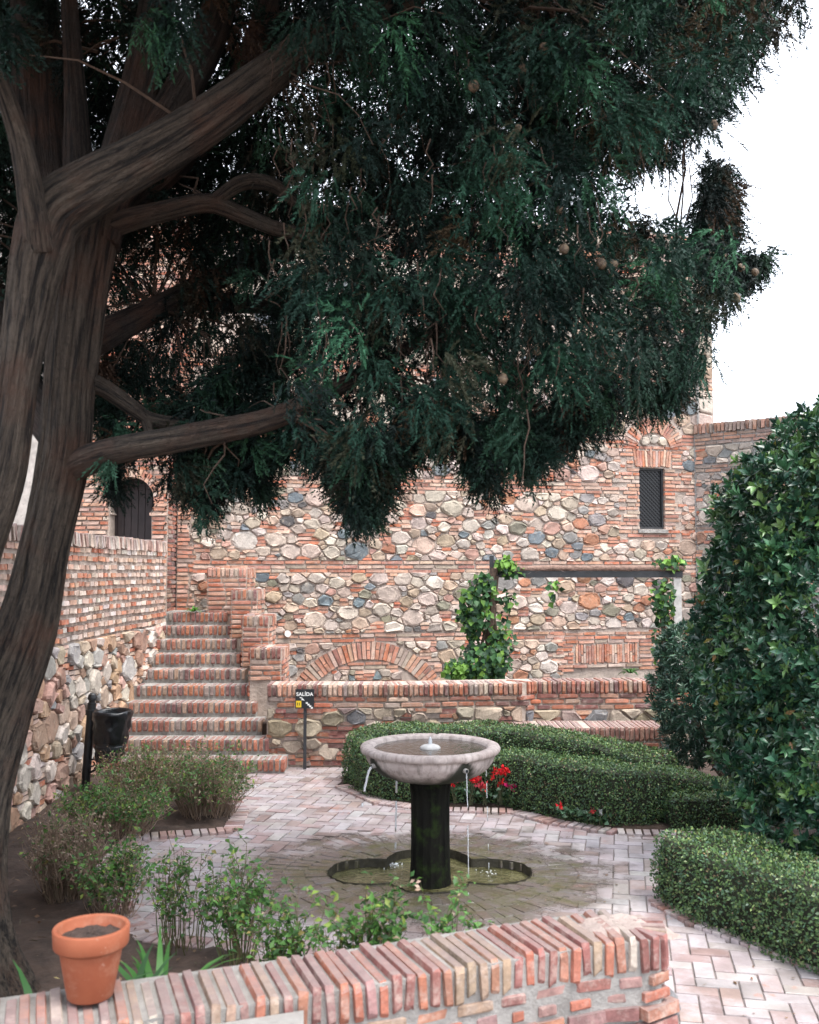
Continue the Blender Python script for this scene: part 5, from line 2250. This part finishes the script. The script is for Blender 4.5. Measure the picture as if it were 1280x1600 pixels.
ip = lambda x, y, Y=PY - .05: tuple(P(x, y, Y))
ivy('ivy with a gnarled stem and bright top climbing the left pergola post', 'ivy',
    [[ip(770, 1064), ip(764, 1000), ip(770, 950), ip(766, 915), ip(773, 888)], [ip(775, 1064), ip(778, 1010), ip(770, 960), ip(776, 900)], [ip(757, 1064), ip(752, 1010), ip(768, 955)], [ip(766, 950), ip(783, 935), ip(800, 930)], [ip(762, 1000), ip(745, 970), ip(742, 930)]],
    [.05, .03, .02, .010, .010],
    [(P(757, 1035, PY - .12), (.32, .25, .27), 620, .03), (P(742, 960, PY - .12), (.22, .15, .28), 330, .05), (P(755, 915, PY - .12), (.15, .12, .16), 120, .05), (P(790, 880, PY - .05), (.13, .1, .07), 70, .7), (P(800, 893, PY - .06), (.16, .1, .07), 28, .3),
     (P(712, 1046, PY - .25), (.16, .1, .12), 110, .75), (P(783, 1000, PY - .1), (.15, .12, .25), 120, .05), (P(730, 930, PY - .1), (.10, .1, .10), 40, .3), (P(868, 915, PY - .06), (.08, .05, .08), 9, .3), (P(790, 945, PY - .06), (.15, .08, .22), 40, .1), (P(862, 930, PY - .06), (.05, .05, .1), 6, .3)],
    (P(770, 1064, PY).x, PY, .8))
ivy('ivy hanging round the right end of the pergola beam beside the white post', 'ivy',
    [[ip(1035, 1064), ip(1038, 990), ip(1030, 940), ip(1042, 902)], [ip(1042, 1064), ip(1046, 980), ip(1040, 930)]], [.03, .02],
    [(P(1036, 940, PY - .08), (.16, .1, .30), 150, .05), (P(1048, 880, PY), (.2, .12, .09), 90, .45), (P(1035, 1010, PY - .05), (.14, .1, .3), 110, .05)],
    (P(1038, 1064, PY).x, PY, .8))


# ================================================================== SHRUBS IN THE LEFT BED
TWIG_T = [((.32, .23, .165), 3), ((.42, .32, .24), 2), ((.21, .145, .105), 2)]
GREEN_T = [((.075, .18, .04), 4), ((.11, .24, .055), 3), ((.05, .12, .038), 3), ((.22, .30, .06), 1), ((.24, .20, .07), .3)]


def twiggy(name, label, cat, x, y, rx, ry, h, nst, nleaf_, dry=.5, group=None, fan=.55, lsize=.03, z0=.05, top_only=.35, twig_mat='dry_stem', thick=.0032):
    o = thing(name, (x, y, z0), label, cat, group)
    nleaf = int(nleaf_ * 1.9)
    lsize *= 1.15
    paths, rs, tips = [], [], []
    for i in range(nst):
        a, r = R.uniform(0, 6.28), math.sqrt(R.random())
        tx, ty = x + rx * r * math.cos(a), y + ry * r * math.sin(a)
        bx_, by_ = x + rx * r * math.cos(a) * fan, y + ry * r * math.sin(a) * fan
        hh = h * (1 - .3 * r * r) * R.uniform(.6, 1.05) * (1 + .35 * mnoise.noise(Vector((tx * 5, ty * 5, 3))))
        pts = []
        w1, w2 = R.uniform(-.04, .04), R.uniform(-.04, .04)
        for t_ in np.linspace(0, 1, 6):
            pts.append((bx_ + (tx - bx_) * t_ ** 1.4 + w1 * math.sin(t_ * 5), by_ + (ty - by_) * t_ ** 1.4 + w2 * math.sin(t_ * 4.2), z0 - .02 + hh * t_))
        paths.append(pts); rs.append(list(np.linspace(thick, thick * .35, 6)))
        tips.append(pts)
        for b in range(R.randint(2, 5)):
            k = R.randint(2, 4)
            p = Vector(pts[k]).lerp(Vector(pts[k + 1]), R.random())
            e = p + Vector((R.uniform(-.1, .1), R.uniform(-.1, .1), R.uniform(.04, .16))) * (h / .6)
            m_ = p.lerp(e, .5) + Vector((0, 0, -.012))
            paths.append([tuple(p), tuple(m_), tuple(e)]); rs.append([thick * .5, thick * .4, thick * .2])
            tips.append([tuple(p), tuple(m_), tuple(e)])
    v, f = stems_mesh(paths, rs, 3)
    nt = np.repeat(pick_np(TWIG_T if twig_mat == 'dry_stem' else [((.10, .12, .05), 2), ((.14, .13, .06), 2), ((.16, .11, .07), 1)], len(v) // 3 + 1), 3, 0)[:len(v)]
    add_np('stems', o, v, f, M['soft_leaf'], nt)
    if nleaf:
        pos, dd = [], []
        for i in range(nleaf):
            t_ = R.choice(tips)
            k = R.uniform(top_only, 1) * (len(t_) - 1)
            i0 = min(int(k), len(t_) - 2)
            p = Vector(t_[i0]).lerp(Vector(t_[i0 + 1]), k - i0)
            pos.append(tuple(p + Vector((R.gauss(0, .010), R.gauss(0, .010), R.gauss(0, .008)))))
            dd.append((R.gauss(0, 1), R.gauss(0, 1), R.gauss(.3, .6)))
        pos, dd = np.array(pos), np.array(dd)
        n_ = len(pos)
        isdry = NR.random(n_) < dry
        t_ = pick_np(GREEN_T, n_)
        t_[isdry] = pick_np(TWIG_T, n_)[isdry]
        L = NR.uniform(.6, 1.25, n_) * lsize
        L[isdry] *= .7
        v, f = leaf_blades(pos, dd, NR.normal(size=(n_, 3)) * .6 + np.array([0, -.2, 1]), L, L * .55, .15, (.5, .72))
        add_np('leaves', o, v, f, M['soft_leaf'], np.repeat(t_, 5, 0), kind='stuff')
    return o


g_ = lambda x, y: G(x, y, .05)
p = g_(325, 1268); twiggy('twiggy_shrub', 'half bare twiggy shrub at the bed corner beside the foot of the stairs', 'shrub', p.x, p.y, .42, .45, .52, 320, 2000, .34, 'twiggy shrubs in the left bed')
p = g_(235, 1240); twiggy('twiggy_shrub', 'brown twiggy shrub with yellowish leaves below the litter bin', 'shrub', p.x, p.y, .55, .5, .47, 330, 1600, .5, 'twiggy shrubs in the left bed')
p = g_(180, 1300); twiggy('twiggy_shrub', 'low leafy green shrub in front of the litter bin post', 'shrub', p.x, p.y, .48, .35, .42, 170, 1800, .15, 'twiggy shrubs in the left bed')
p = g_(105, 1395); twiggy('twiggy_shrub', 'tall dry bare brown shrub next to the tree trunk', 'shrub', p.x, p.y, .26, .32, .50, 240, 900, .75, 'twiggy shrubs in the left bed')
p = g_(178, 1425); twiggy('twiggy_shrub', 'leafy shrub right behind the terracotta pot', 'shrub', p.x, p.y, .22, .25, .42, 90, 800, .12, 'twiggy shrubs in the left bed')
GS = 'thin stemmed shrubs behind the near wall'
p = g_(285, 1480); twiggy('slender_shrub', 'thin reddish stems with few leaves just right of the terracotta pot', 'shrub', p.x, p.y, .20, .14, .58, 30, 330, .15, GS, .7, .032, twig_mat='green', thick=.004, top_only=.4)
p = g_(372, 1500); twiggy('slender_shrub', 'densest leafy stemmed shrub behind the near wall, in front of the pale path', 'shrub', p.x, p.y, .20, .16, .56, 34, 430, .08, GS, .45, .036, twig_mat='green', thick=.0045, top_only=.35)
p = Vector((-.56, 4.7)); twiggy('slender_shrub', 'sparse stemmed shrub left of the fountain foot, behind the near wall', 'shrub', p.x, p.y, .20, .14, .58, 24, 420, .12, GS, .4, .034, twig_mat='green', thick=.004, top_only=.4)
p = Vector((-.20, 4.45)); twiggy('slender_shrub', 'leafy stems rising before the left edge of the pool', 'shrub', p.x, p.y, .20, .14, .68, 30, 620, .1, GS, .5, .034, twig_mat='green', thick=.004, top_only=.55)
p = Vector((.13, 4.3)); twiggy('slender_shrub', 'leafy stems rising in front of the fountain column', 'shrub', p.x, p.y, .20, .14, .70, 34, 700, .12, GS, .5, .034, twig_mat='green', thick=.004, top_only=.55)
p = Vector((.33, 4.2)); twiggy('slender_shrub', 'short leafy stems at the right end of the stems behind the near wall', 'shrub', p.x, p.y, .15, .10, .64, 22, 380, .12, GS, .6, .032, twig_mat='green', thick=.0035, top_only=.6)


def strap_plant(label, x, y, z, n, L, W, up=.8, tab=None, group=None, name='strap_leaved_plant'):
    o = thing(name, (x, y, z), label, 'plant', group)
    V, Fs, C, nv = [], [], [], 0
    for i in range(n):
        a = R.uniform(0, 6.28)
        l = L * R.uniform(.6, 1.1)
        dirv = Vector((math.cos(a), math.sin(a), 0))
        sd_ = Vector((-math.sin(a), math.cos(a), 0))
        vs = []
        el = R.uniform(.5, 1.25) * up
        p = Vector((x, y, z)) + dirv * .02
        for k in range(7):
            t_ = k / 6
            w = W * (.6 + .8 * t_ if t_ < .5 else 1.0 * (1 - t_) * 2 + .02) * .5
            vs += [tuple(p - sd_ * w + Vector((0, 0, w * .3))), tuple(p + sd_ * w + Vector((0, 0, w * .3)))]
            e2 = el - t_ * 1.4
            p = p + (dirv * math.cos(e2) + Vector((0, 0, 1)) * math.sin(e2)) * l / 6
        for k in range(6):
            Fs.append((nv + 2 * k, nv + 2 * k + 1, nv + 2 * k + 3, nv + 2 * k + 2))
        V += vs; nv += len(vs)
        t_ = pick(tab or [((.04, .13, .025), 3), ((.06, .17, .035), 2), ((.03, .09, .02), 2)])
        C += [t_] * len(vs)
    add_np('leaves', o, V, Fs, M['soft_leaf'], np.array(C), smooth=True)


SG = 'strap leaved plants near the terracotta pot'
strap_plant('bright strap leaved plant in the soil right of the terracotta pot', P(250, 1500, 3.95).x, 3.95, .27, 54, .50, 0.028, 1.15, group=SG)
strap_plant('dark strap leaved plant tucked behind the right side of the pot', P(195, 1500, 3.75).x, 3.75, .27, 32, .50, 0.031, 1.2, group=SG, tab=[((.03, .09, .03), 1), ((.025, .07, .025), 1)])
strap_plant('dark strap leaved plant between the tree foot and the pot', P(72, 1500, 3.62).x, 3.62, .27, 22, .52, 0.037, 1.25, group=SG, tab=[((.02, .07, .02), 1), ((.03, .09, .025), 1)])
strap_plant('single short green shoot at the foot of the tree', P(24, 1530, 3.45).x, 3.45, .27, 8, .42, 0.037, 1.3, group=SG, tab=[((.02, .07, .015), 1)])
strap_plant('spiky yellow green plant beside the end of the brick bench', P(1046, 1160, 10.2).x, 10.2, .03, 16, .5, .03, tab=[((.16, .18, .05), 2), ((.09, .13, .04), 2)])
strap_plant('small bright green tuft growing on the top stair', P(302, 950, 13.1).x, 13.1, 1.55, 60, .15, .02, .9, tab=[((.07, .2, .03), 2), ((.10, .26, .04), 1)], name='weed_tuft')
strap_plant('small green tuft under the flat brick lintel', P(985, 1064, 12.6).x, 12.6, .80, 26, .2, .03, .8, tab=[((.05, .14, .03), 2), ((.03, .09, .025), 1)], name='weed_tuft')

# ================================================================== THE CYPRESS
tree = thing('cypress_tree', (-2.3, 5.0, 0), 'old cypress with twin brown trunks and dark drooping sprays overhanging the garden', 'tree')


def limb(name, rows, ridge=.10, mat='bark', n=40, step=.035, seed=0.0):
    """rows: photo x, y, depth, width in photo pixels"""
    ctrl = [(*P(x, y, Y), w * Y / F / 2) for x, y, Y, w in rows]
    c = spline(ctrl, step)
    v, f, a = sweep(c[:, :3], np.maximum(c[:, 3], .004), n, ridge, seed)
    f = list(f) + [tuple(range(n - 1, -1, -1)), tuple(range(len(v) - n, len(v)))]
    return add_np(name, tree, v, f, M[mat], smooth=True, attr=a)


limb('trunk', [(-190, 1800, 4.75, 540), (-165, 1600, 4.8, 420), (-130, 1450, 4.85, 262), (-80, 1290, 4.95, 160), (-14, 1120, 5.1, 108), (42, 980, 5.2, 86), (72, 850, 5.25, 70), (100, 720, 5.27, 74), (108, 620, 5.28, 72), (117, 530, 5.28, 76), (127, 440, 5.28, 80), (140, 360, 5.3, 84), (160, 300, 5.35, 84)], .06, 'bark', 128, .03, 1.0)
limb('trunk', [(-230, 1750, 4.5, 300), (-200, 1450, 4.6, 150), (-135, 1200, 4.62, 100), (-84, 1010, 4.6, 78), (-34, 860, 4.62, 64), (4, 740, 4.64, 62), (26, 600, 4.68, 58), (46, 480, 4.76, 70), (62, 400, 4.78, 82), (86, 335, 4.8, 90), (150, 290, 4.8, 84), (215, 255, 4.82, 76), (295, 208, 4.86, 70), (370, 155, 4.92, 62), (435, 105, 5.0, 54), (500, 62, 5.1, 48), (580, 25, 5.25, 36), (680, -20, 5.4, 26)], .06, 'bark', 96, .03, 5.0)
limb('branch', [(62, 395, 4.72, 50), (52, 330, 4.66, 44), (42, 270, 4.6, 38), (30, 215, 4.56, 34), (14, 165, 4.5, 30), (-8, 105, 4.45, 26), (-40, 20, 4.4, 22)], .07, 'bark', 24)
limb('branch', [(128, 430, 5.4, 60), (130, 330, 5.45, 55), (122, 250, 5.5, 45), (118, 160, 5.5, 34), (112, 60, 5.5, 28), (105, -60, 5.5, 22)], .07, 'bark_dark', 24)
limb('branch', [(110, 460, 5.5, 80), (80, 330, 5.6, 85), (65, 200, 5.7, 80), (58, 80, 5.8, 74), (50, -80, 5.9, 66)], .08, 'bark_dark', 32)
limb('branch', [(150, 380, 5.3, 70), (185, 260, 5.4, 64), (215, 150, 5.5, 60), (240, 40, 5.6, 55), (260, -90, 5.7, 46)], .08, 'bark_dark', 32)
limb('branch', [(160, 330, 5.35, 62), (230, 230, 5.45, 58), (285, 140, 5.55, 55), (330, 50, 5.65, 52), (365, -70, 5.75, 44)], .08, 'bark_dark', 32)
limb('branch', [(180, 330, 5.5, 55), (270, 250, 5.6, 52), (350, 170, 5.7, 50), (400, 80, 5.8, 44), (430, -50, 5.9, 36)], .08, 'bark_dark', 32)
limb('branch', [(106, 700, 5.28, 60), (70, 650, 5.42, 60), (30, 600, 5.58, 60), (-20, 480, 5.7, 60), (-60, 300, 5.8, 50), (-90, 100, 5.9, 40)], .08, 'bark_dark', 24)
limb('branch', [(95, 742, 5.27, 40), (132, 722, 5.2, 45), (165, 709, 5.12, 42), (205, 699, 5.05, 39), (270, 688, 5.05, 39), (340, 674, 5.1, 37), (400, 662, 5.15, 35), (450, 645, 5.2, 32), (500, 618, 5.3, 28), (555, 590, 5.4, 24), (620, 555, 5.5, 19), (690, 500, 5.7, 13), (760, 430, 5.9, 8)], .07, 'bark', 28)
limb('branch', [(125, 590, 5.3, 30), (165, 608, 5.35, 27), (205, 636, 5.4, 24), (235, 655, 5.45, 21), (290, 663, 5.5, 17), (330, 672, 5.55, 12)], .07, 'bark', 18)
limb('branch', [(225, 648, 5.45, 18), (232, 670, 5.42, 15), (238, 690, 5.4, 12)], .05, 'bark', 14)
limb('branch', [(120, 385, 5.3, 44), (180, 352, 5.3, 36), (250, 332, 5.35, 32), (325, 318, 5.4, 29), (380, 337, 5.45, 25), (440, 360, 5.5, 21), (510, 370, 5.6, 17), (600, 372, 5.7, 12)], .07, 'bark', 22)
limb('branch', [(330, 318, 5.4, 20), (380, 285, 5.4, 24), (430, 290, 5.42, 22), (460, 315, 5.45, 16), (500, 330, 5.5, 10)], .07, 'bark', 18)
limb('branch', [(620, 400, 5.6, 14), (690, 355, 5.7, 22), (750, 335, 5.8, 18), (830, 310, 5.9, 12), (900, 255, 6.0, 9), (935, 243, 6.0, 6)], .07, 'bark_dark', 16)
limb('branch', [(90, 560, 5.4, 60), (250, 480, 6.0, 40), (450, 380, 6.4, 34), (650, 300, 6.6, 28), (850, 250, 6.7, 20), (1020, 150, 6.7, 12)], .07, 'bark_dark', 18)
limb('branch', [(300, 470, 6.1, 30), (520, 480, 6.4, 28), (720, 470, 6.5, 24), (900, 450, 6.4, 18), (1060, 430, 6.3, 12), (1180, 402, 6.2, 6)], .07, 'bark_dark', 16)
limb('branch', [(1040, 432, 6.3, 10), (1075, 380, 6.3, 9), (1110, 320, 6.3, 6), (1122, 255, 6.3, 3)], .05, 'bark_dark', 10)

# crown: hanging tresses of flat sprays. Every tress has its own place in the depth of the crown.
CROWN = [(1300, -700), (1420, -300), (1330, -60), (1262, 32), (1200, 72), (1165, 140), (1130, 190), (1080, 226), (1045, 250), (1005, 258), (985, 290), (1000, 320), (1040, 336), (1080, 328), (1094, 290),
         (1110, 244), (1140, 262), (1160, 292), (1152, 330), (1140, 375), (1165, 395), (1203, 397), (1182, 442), (1152, 492), (1130, 545), (1090, 592), (1050, 625), (1000, 655), (930, 675), (885, 705),
         (850, 742), (800, 735), (775, 775), (742, 770), (728, 730), (690, 705), (640, 722), (602, 785), (575, 830), (545, 820), (530, 770), (490, 725), (440, 735), (405, 790), (372, 765), (325, 812),
         (270, 792), (232, 745), (205, 785), (170, 800), (148, 745), (120, 640), (60, 600), (-150, 640), (-400, 500), (-400, -700)]
SKYHOLES = [((224, 778), 40), ((205, 740), 22), ((108, 168), 14), ((312, 92), 16), ((640, 235), 12), ((345, 540), 16), ((255, 430), 34), ((320, 300), 16), ((365, 420), 22), ((210, 500), 18), ((480, 100), 10), ((575, 160), 12), ((660, 10), 12), ((540, 545), 12), ((70, 20), 10)]
THIN = [(160, 380), (430, 380), (450, 600), (330, 660), (160, 660)]     # airy part under the limbs


def crown_ok(x, y, m):
    for (c, r) in SKYHOLES:
        if (x - c[0]) ** 2 + (y - c[1]) ** 2 < (r + m * .5) ** 2:
            return False
    return all(point_in(CROWN, x + dx, y + dy) for dx, dy in ((m, 0), (-m, 0), (0, m * 1.2), (0, -m), (m * .7, m * .7), (-m * .7, m * .7)))


CY_T = [((.008, .023, .017), 5), ((.012, .034, .023), 4), ((.005, .014, .012), 3), ((.030, .080, .046), 1.7), ((.060, .036, .022), .95), ((.028, .026, .016), 1.2)]
tress = []
tries = 0
NT_MAIN = 2700
while len(tress) < NT_MAIN and tries < 60000:
    tries += 1
    x, y = R.uniform(-380, 1380), R.uniform(-650, 830)
    if y < 0 and R.random() < .15:
        continue
    if point_in(THIN, x, y) and R.random() < .5:
        continue
    m = R.choice((8, 14, 20, 28, 38))
    if not crown_ok(x, y, m):
        continue
    t_ = min(1, max(0, (x - 200) / 900))
    Y = R.uniform(4.7 + .5 * t_, 7.4 - .5 * t_)
    if x < 520 and y < 700:
        Y = R.uniform(5.5, 7.6)          # the big limbs stand in front of the foliage on the left
        if 560 < y and x > 140: Y = R.uniform(5.3, 6.4)
    px_size = m * 1.0
    tress.append((P(x, y, Y), px_size * Y / F * 1.35, 0))
# nearer, lower sprays on the front of the crown, tinted brighter as if lit
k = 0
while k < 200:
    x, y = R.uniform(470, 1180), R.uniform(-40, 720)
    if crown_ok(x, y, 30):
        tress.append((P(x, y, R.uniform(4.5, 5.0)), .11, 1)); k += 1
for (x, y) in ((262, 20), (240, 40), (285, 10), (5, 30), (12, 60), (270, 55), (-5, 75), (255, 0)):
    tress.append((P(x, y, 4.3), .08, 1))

k = 0
while k < 640:
    x, y = R.uniform(-60, 640), R.uniform(-160, 330)
    if k > 500: x, y = R.uniform(150, 480), R.uniform(330, 650)
    if crown_ok(x, y, 12):
        tress.append((P(x, y, R.uniform(5.8, 7.5)), R.uniform(.10, .17), 0)); k += 1
k = 0
while k < 260:
    x, y = R.uniform(620, 1230), R.uniform(-80, 260)
    if crown_ok(x, y, 16):
        tress.append((P(x, y, R.uniform(5.4, 7.0)), R.uniform(.10, .16), 0)); k += 1
# the rest of the round crown, reaching over the garden towards the viewer, unseen above the view; added to shade the trunk
k = 0
while k < 420:
    c_ = Vector((R.uniform(-5.2, 1.6), R.uniform(2.9, 5.4), R.uniform(4.6, 8.5)))
    if c_.z < 2.1 + .66 * c_.y + .75 or ((c_.x + 1.6) / 3.9) ** 2 + ((c_.y - 4.6) / 3.9) ** 2 + ((c_.z - 5.6) / 3.2) ** 2 > 1:
        continue
    tress.append((c_, R.uniform(.25, .4), 2)); k += 1
# pendants hanging below the lower edge of the crown
for (x0, y0, x1, y1, Y, w) in ((176, 640, 180, 785, 5.5, 9), (290, 690, 285, 785, 5.4, 18), (318, 690, 330, 800, 5.5, 17), (362, 690, 366, 770, 5.6, 14), (396, 690, 403, 782, 5.5, 15), (440, 680, 440, 728, 5.5, 16),
                               (480, 650, 490, 720, 5.4, 18), (545, 690, 552, 812, 5.1, 18), (572, 690, 575, 822, 5.2, 18), (598, 690, 594, 790, 5.1, 16), (520, 660, 530, 760, 5.3, 18), (640, 640, 640, 712, 5.2, 20), (690, 640, 700, 702, 5.1, 20),
                               (758, 680, 757, 768, 5.0, 15), (735, 660, 738, 735, 5.0, 16), (800, 660, 808, 728, 5.1, 18), (845, 660, 845, 738, 5.1, 16), (890, 620, 900, 696, 5.2, 18), (945, 600, 945, 668, 5.3, 18), (1000, 590, 1000, 645, 5.4, 16), (1060, 560, 1050, 615, 5.5, 16),
                               (1122, 258, 1118, 330, 6.3, 14), (1135, 290, 1120, 380, 6.3, 16), (1110, 320, 1105, 400, 6.3, 16), (1180, 405, 1120, 440, 6.2, 14), (1145, 330, 1125, 360, 6.3, 10), (1192, 402, 1170, 420, 6.2, 8),
                               (250, 640, 420, 640, 5.7, 22), (180, 560, 180, 640, 5.9, 20), (420, 560, 330, 600, 5.9, 24)):
    if y1 > 640: y1 -= 26
    if x0 < 300: w *= .8
    n_ = max(3, int(math.hypot(x1 - x0, y1 - y0) / 9))
    for q_ in range(n_):
        f_ = q_ / (n_ - 1)
        for rep_ in range(2 if x0 > 300 else 1):
            tress.append((P(x0 + (x1 - x0) * f_ + R.gauss(0, 4), y0 + (y1 - y0) * f_ + R.gauss(0, 4), Y + R.gauss(0, .12)), w * (1.15 - .5 * f_) * Y / F, 0))
tc = np.array([tuple(t[0]) for t in tress]); tr_ = np.array([t[1] for t in tress]); lit = np.array([t[2] for t in tress])
NSP = 27
S_n = len(tress) * NSP
ti = np.repeat(np.arange(len(tress)), NSP)
off = rand_unit(S_n) * (NR.random((S_n, 1)) ** .45) * tr_[ti][:, None] * np.array([1.0, 1.0, 1.25])
tint_t = pick_np(CY_T, len(tress), .4)
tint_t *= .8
tint_t[lit == 1] *= np.array([1.35, 1.6, 1.45])  # caught light painted into the tint of the front sprays
start = tc[ti] + off
lean = unit(rand_unit(len(tress)) * np.array([1, 1, .4]))
axis = unit(off / (tr_[ti][:, None] + 1e-6) * .55 + lean[ti] * .55 + np.array([0, 0, -.62]) + NR.normal(size=(S_n, 3)) * .3)
big = np.where(lit == 2, 2.6, 1.0)[:, None]
Ls = NR.uniform(.07, .17, S_n) * big[ti][:, 0]
pl = unit(np.cross(axis, rand_unit(S_n)))
K = 15
V = []
C = []
tsp = tint_t[ti] * NR.uniform(.75, 1.25, (S_n, 1))
for j in range(K):
    f = (j + .6) / K
    sgn = 1 if j % 2 else -1
    if j == K - 1:
        d = axis; sgn = 0
    else:
        d = unit(axis * .85 + pl * sgn * NR.uniform(.35, .75, (S_n, 1)) + NR.normal(size=(S_n, 3)) * .16)
    b = start + axis * (Ls * f)[:, None] + np.array([0, 0, -1]) * (Ls * f * f * .25)[:, None]
    l = NR.uniform(.020, .042, S_n)[:, None] * (1.15 - .5 * f) * big[ti]
    s = unit(np.cross(d, rand_unit(S_n))) * NR.uniform(.0044, .0070, (S_n, 1)) * big[ti]
    V.append(np.stack([b - s, b + s, b + d * l], 1))
    C.append(tsp * NR.uniform(.85, 1.15, (S_n, 1)))
V = np.stack(V, 1).reshape(-1, 3)
C = np.repeat(np.stack(C, 1).reshape(-1, 3), 3, 0)
Fq = np.arange(len(V)).reshape(-1, 3)
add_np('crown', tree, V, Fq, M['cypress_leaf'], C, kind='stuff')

# twigs reaching from the limbs into the tresses
paths, rs = [], []
anch = [P(*a) for a in ((300, 205, 4.9), (430, 110, 5.0), (450, 645, 5.2), (560, 590, 5.4), (330, 318, 5.4), (510, 370, 5.6), (650, 300, 6.6), (850, 250, 6.7), (720, 470, 6.5), (900, 450, 6.4), (1060, 430, 6.3), (240, 40, 5.6), (330, 50, 5.65), (690, 500, 5.7), (250, 480, 6.0), (600, 372, 5.7), (340, 674, 5.1), (400, 80, 5.8), (680, -20, 5.4))]
for i in R.sample(range(len(tress)), 420):
    e = tress[i][0]
    if tress[i][2] == 2: continue
    q_ = project(e)
    if q_ is None or q_[0] > 1120: continue
    a = min(anch, key=lambda q_: (q_ - e).length)
    L_a = (e - a).length
    if L_a > 1.5:
        a = e + (a - e) * (1.2 / L_a)
    pts = [a.lerp(e, s_) + Vector((R.gauss(0, .03), R.gauss(0, .03), .10 * L_a * math.sin(s_ * math.pi))) for s_ in np.linspace(0, 1, 6)]
    paths.append([tuple(q_) for q_ in pts]); rs.append(list(np.linspace(R.uniform(.005, .012), .002, 6)))
for i in range(240):              # dead hanging strands inside the crown
    x, y = R.uniform(420, 1000), R.uniform(60, 640)
    if not crown_ok(x, y, 20): continue
    a = P(x, y, R.uniform(4.6, 5.6))
    l = R.uniform(.12, .35)
    pts = [a + Vector((R.gauss(0, .012) * q_, R.gauss(0, .012) * q_, -l * q_ / 4)) for q_ in range(5)]
    paths.append([tuple(q_) for q_ in pts]); rs.append([.004, .0035, .003, .002, .001])
v, f = stems_mesh(paths, rs, 4)
add_np('twigs', tree, v, f, M['twig'], kind='stuff')

# cones
cone_me = None
for (x, y, Y, d_px) in ((740, 135, 4.55, 22), (850, 76, 4.6, 22), (817, 108, 4.7, 18), (1115, 196, 5.2, 20), (1092, 401, 5.35, 19), (1108, 401, 5.3, 22), (1126, 398, 5.35, 22), (881, 389, 4.65, 20), (940, 412, 4.75, 22), (958, 414, 4.75, 20),
                        (1150, 465, 5.45, 18), (786, 592, 4.6, 20), (876, 328, 4.7, 18), (1158, 2, 5.0, 20), (1158, 418, 5.5, 16), (1180, 425, 5.6, 15), (839, 549, 4.7, 16), (1098, 556, 5.4, 16), (958, 556, 4.9, 14), (810, 200, 4.6, 14)):
    c = P(x, y, Y)
    r = d_px * Y / F / 2 * .78
    if cone_me is None:
        vs, fs = [], []
        nu, nv_ = 14, 10
        for i in range(nv_ + 1):
            th = math.pi * i / nv_
            for j in range(nu):
                ph = 2 * math.pi * j / nu
                d = Vector((math.sin(th) * math.cos(ph), math.sin(th) * math.sin(ph), math.cos(th) * 1.12))
                g = mnoise.cell(Vector((d.x * 1.9 + 5, d.y * 1.9 + 5, d.z * 1.9 + 5)))
                vs.append(tuple(d * (1 + .10 * g)))
        for i in range(nv_):
            for j in range(nu):
                fs.append((i * nu + j, i * nu + (j + 1) % nu, (i + 1) * nu + (j + 1) % nu, (i + 1) * nu + j))
        cone_me = np_mesh('cone', vs, fs, None, True)
        cone_me.materials.append(M['cone'])
    o = bpy.data.objects.new('cone', cone_me)
    o.parent = tree
    o.location = c - tree.location
    o.scale = (r, r, r)
    o.rotation_euler = (R.uniform(-.6, .6), R.uniform(-.6, .6), R.uniform(0, 6))
    COL.objects.link(o)

# ================================================================== FALLEN NEEDLES AND LEAVES ON THE PAVING
k = 1500
pos = np.stack([NR.uniform(-2.6, 3.2, k), NR.uniform(4.2, 10.6, k), np.full(k, .012)], 1)
keep = np.hypot(pos[:, 0] - PC.x, pos[:, 1] - PC.y) > .95
cl = np.array([mnoise.noise(Vector((a_ * 1.1, b_ * 1.1, 5))) for a_, b_, _ in pos])
keep &= cl + NR.normal(size=k) * .15 > .02
pos = pos[keep]; k = len(pos)
d = unit(np.stack([NR.normal(size=k), NR.normal(size=k), np.zeros(k)], 1))
v, f = leaf_quads(pos, d, np.tile([0., 0, 1.], (k, 1)) + NR.normal(size=(k, 3)) * .2, NR.uniform(.012, .05, k), NR.uniform(.004, .018, k))
add_np('fallen_leaves', None, v, f, M['soft_leaf'], np.repeat(pick_np([((.12, .07, .04), 3), ((.20, .12, .07), 2), ((.07, .06, .03), 2), ((.28, .2, .08), .5)], k), 4, 0), kind='stuff')
k = 900
pos = np.stack([NR.uniform(-3.1, -.3, k), NR.uniform(4.2, 10.0, k), np.full(k, .07)], 1)
keep = np.array([point_in(BED_LEFT, a_, b_) for a_, b_, _ in pos]); pos = pos[keep]; k = len(pos)
v, f = leaf_quads(pos, rand_unit(k) * np.array([1, 1, .3]), np.tile([0., 0, 1.], (k, 1)) + NR.normal(size=(k, 3)) * .4, NR.uniform(.02, .06, k), NR.uniform(.006, .025, k))
add_np('fallen_leaves', None, v, f, M['soft_leaf'], np.repeat(pick_np([((.16, .10, .06), 3), ((.26, .17, .10), 2), ((.08, .07, .04), 2), ((.30, .24, .10), .6)], k), 4, 0), kind='stuff')
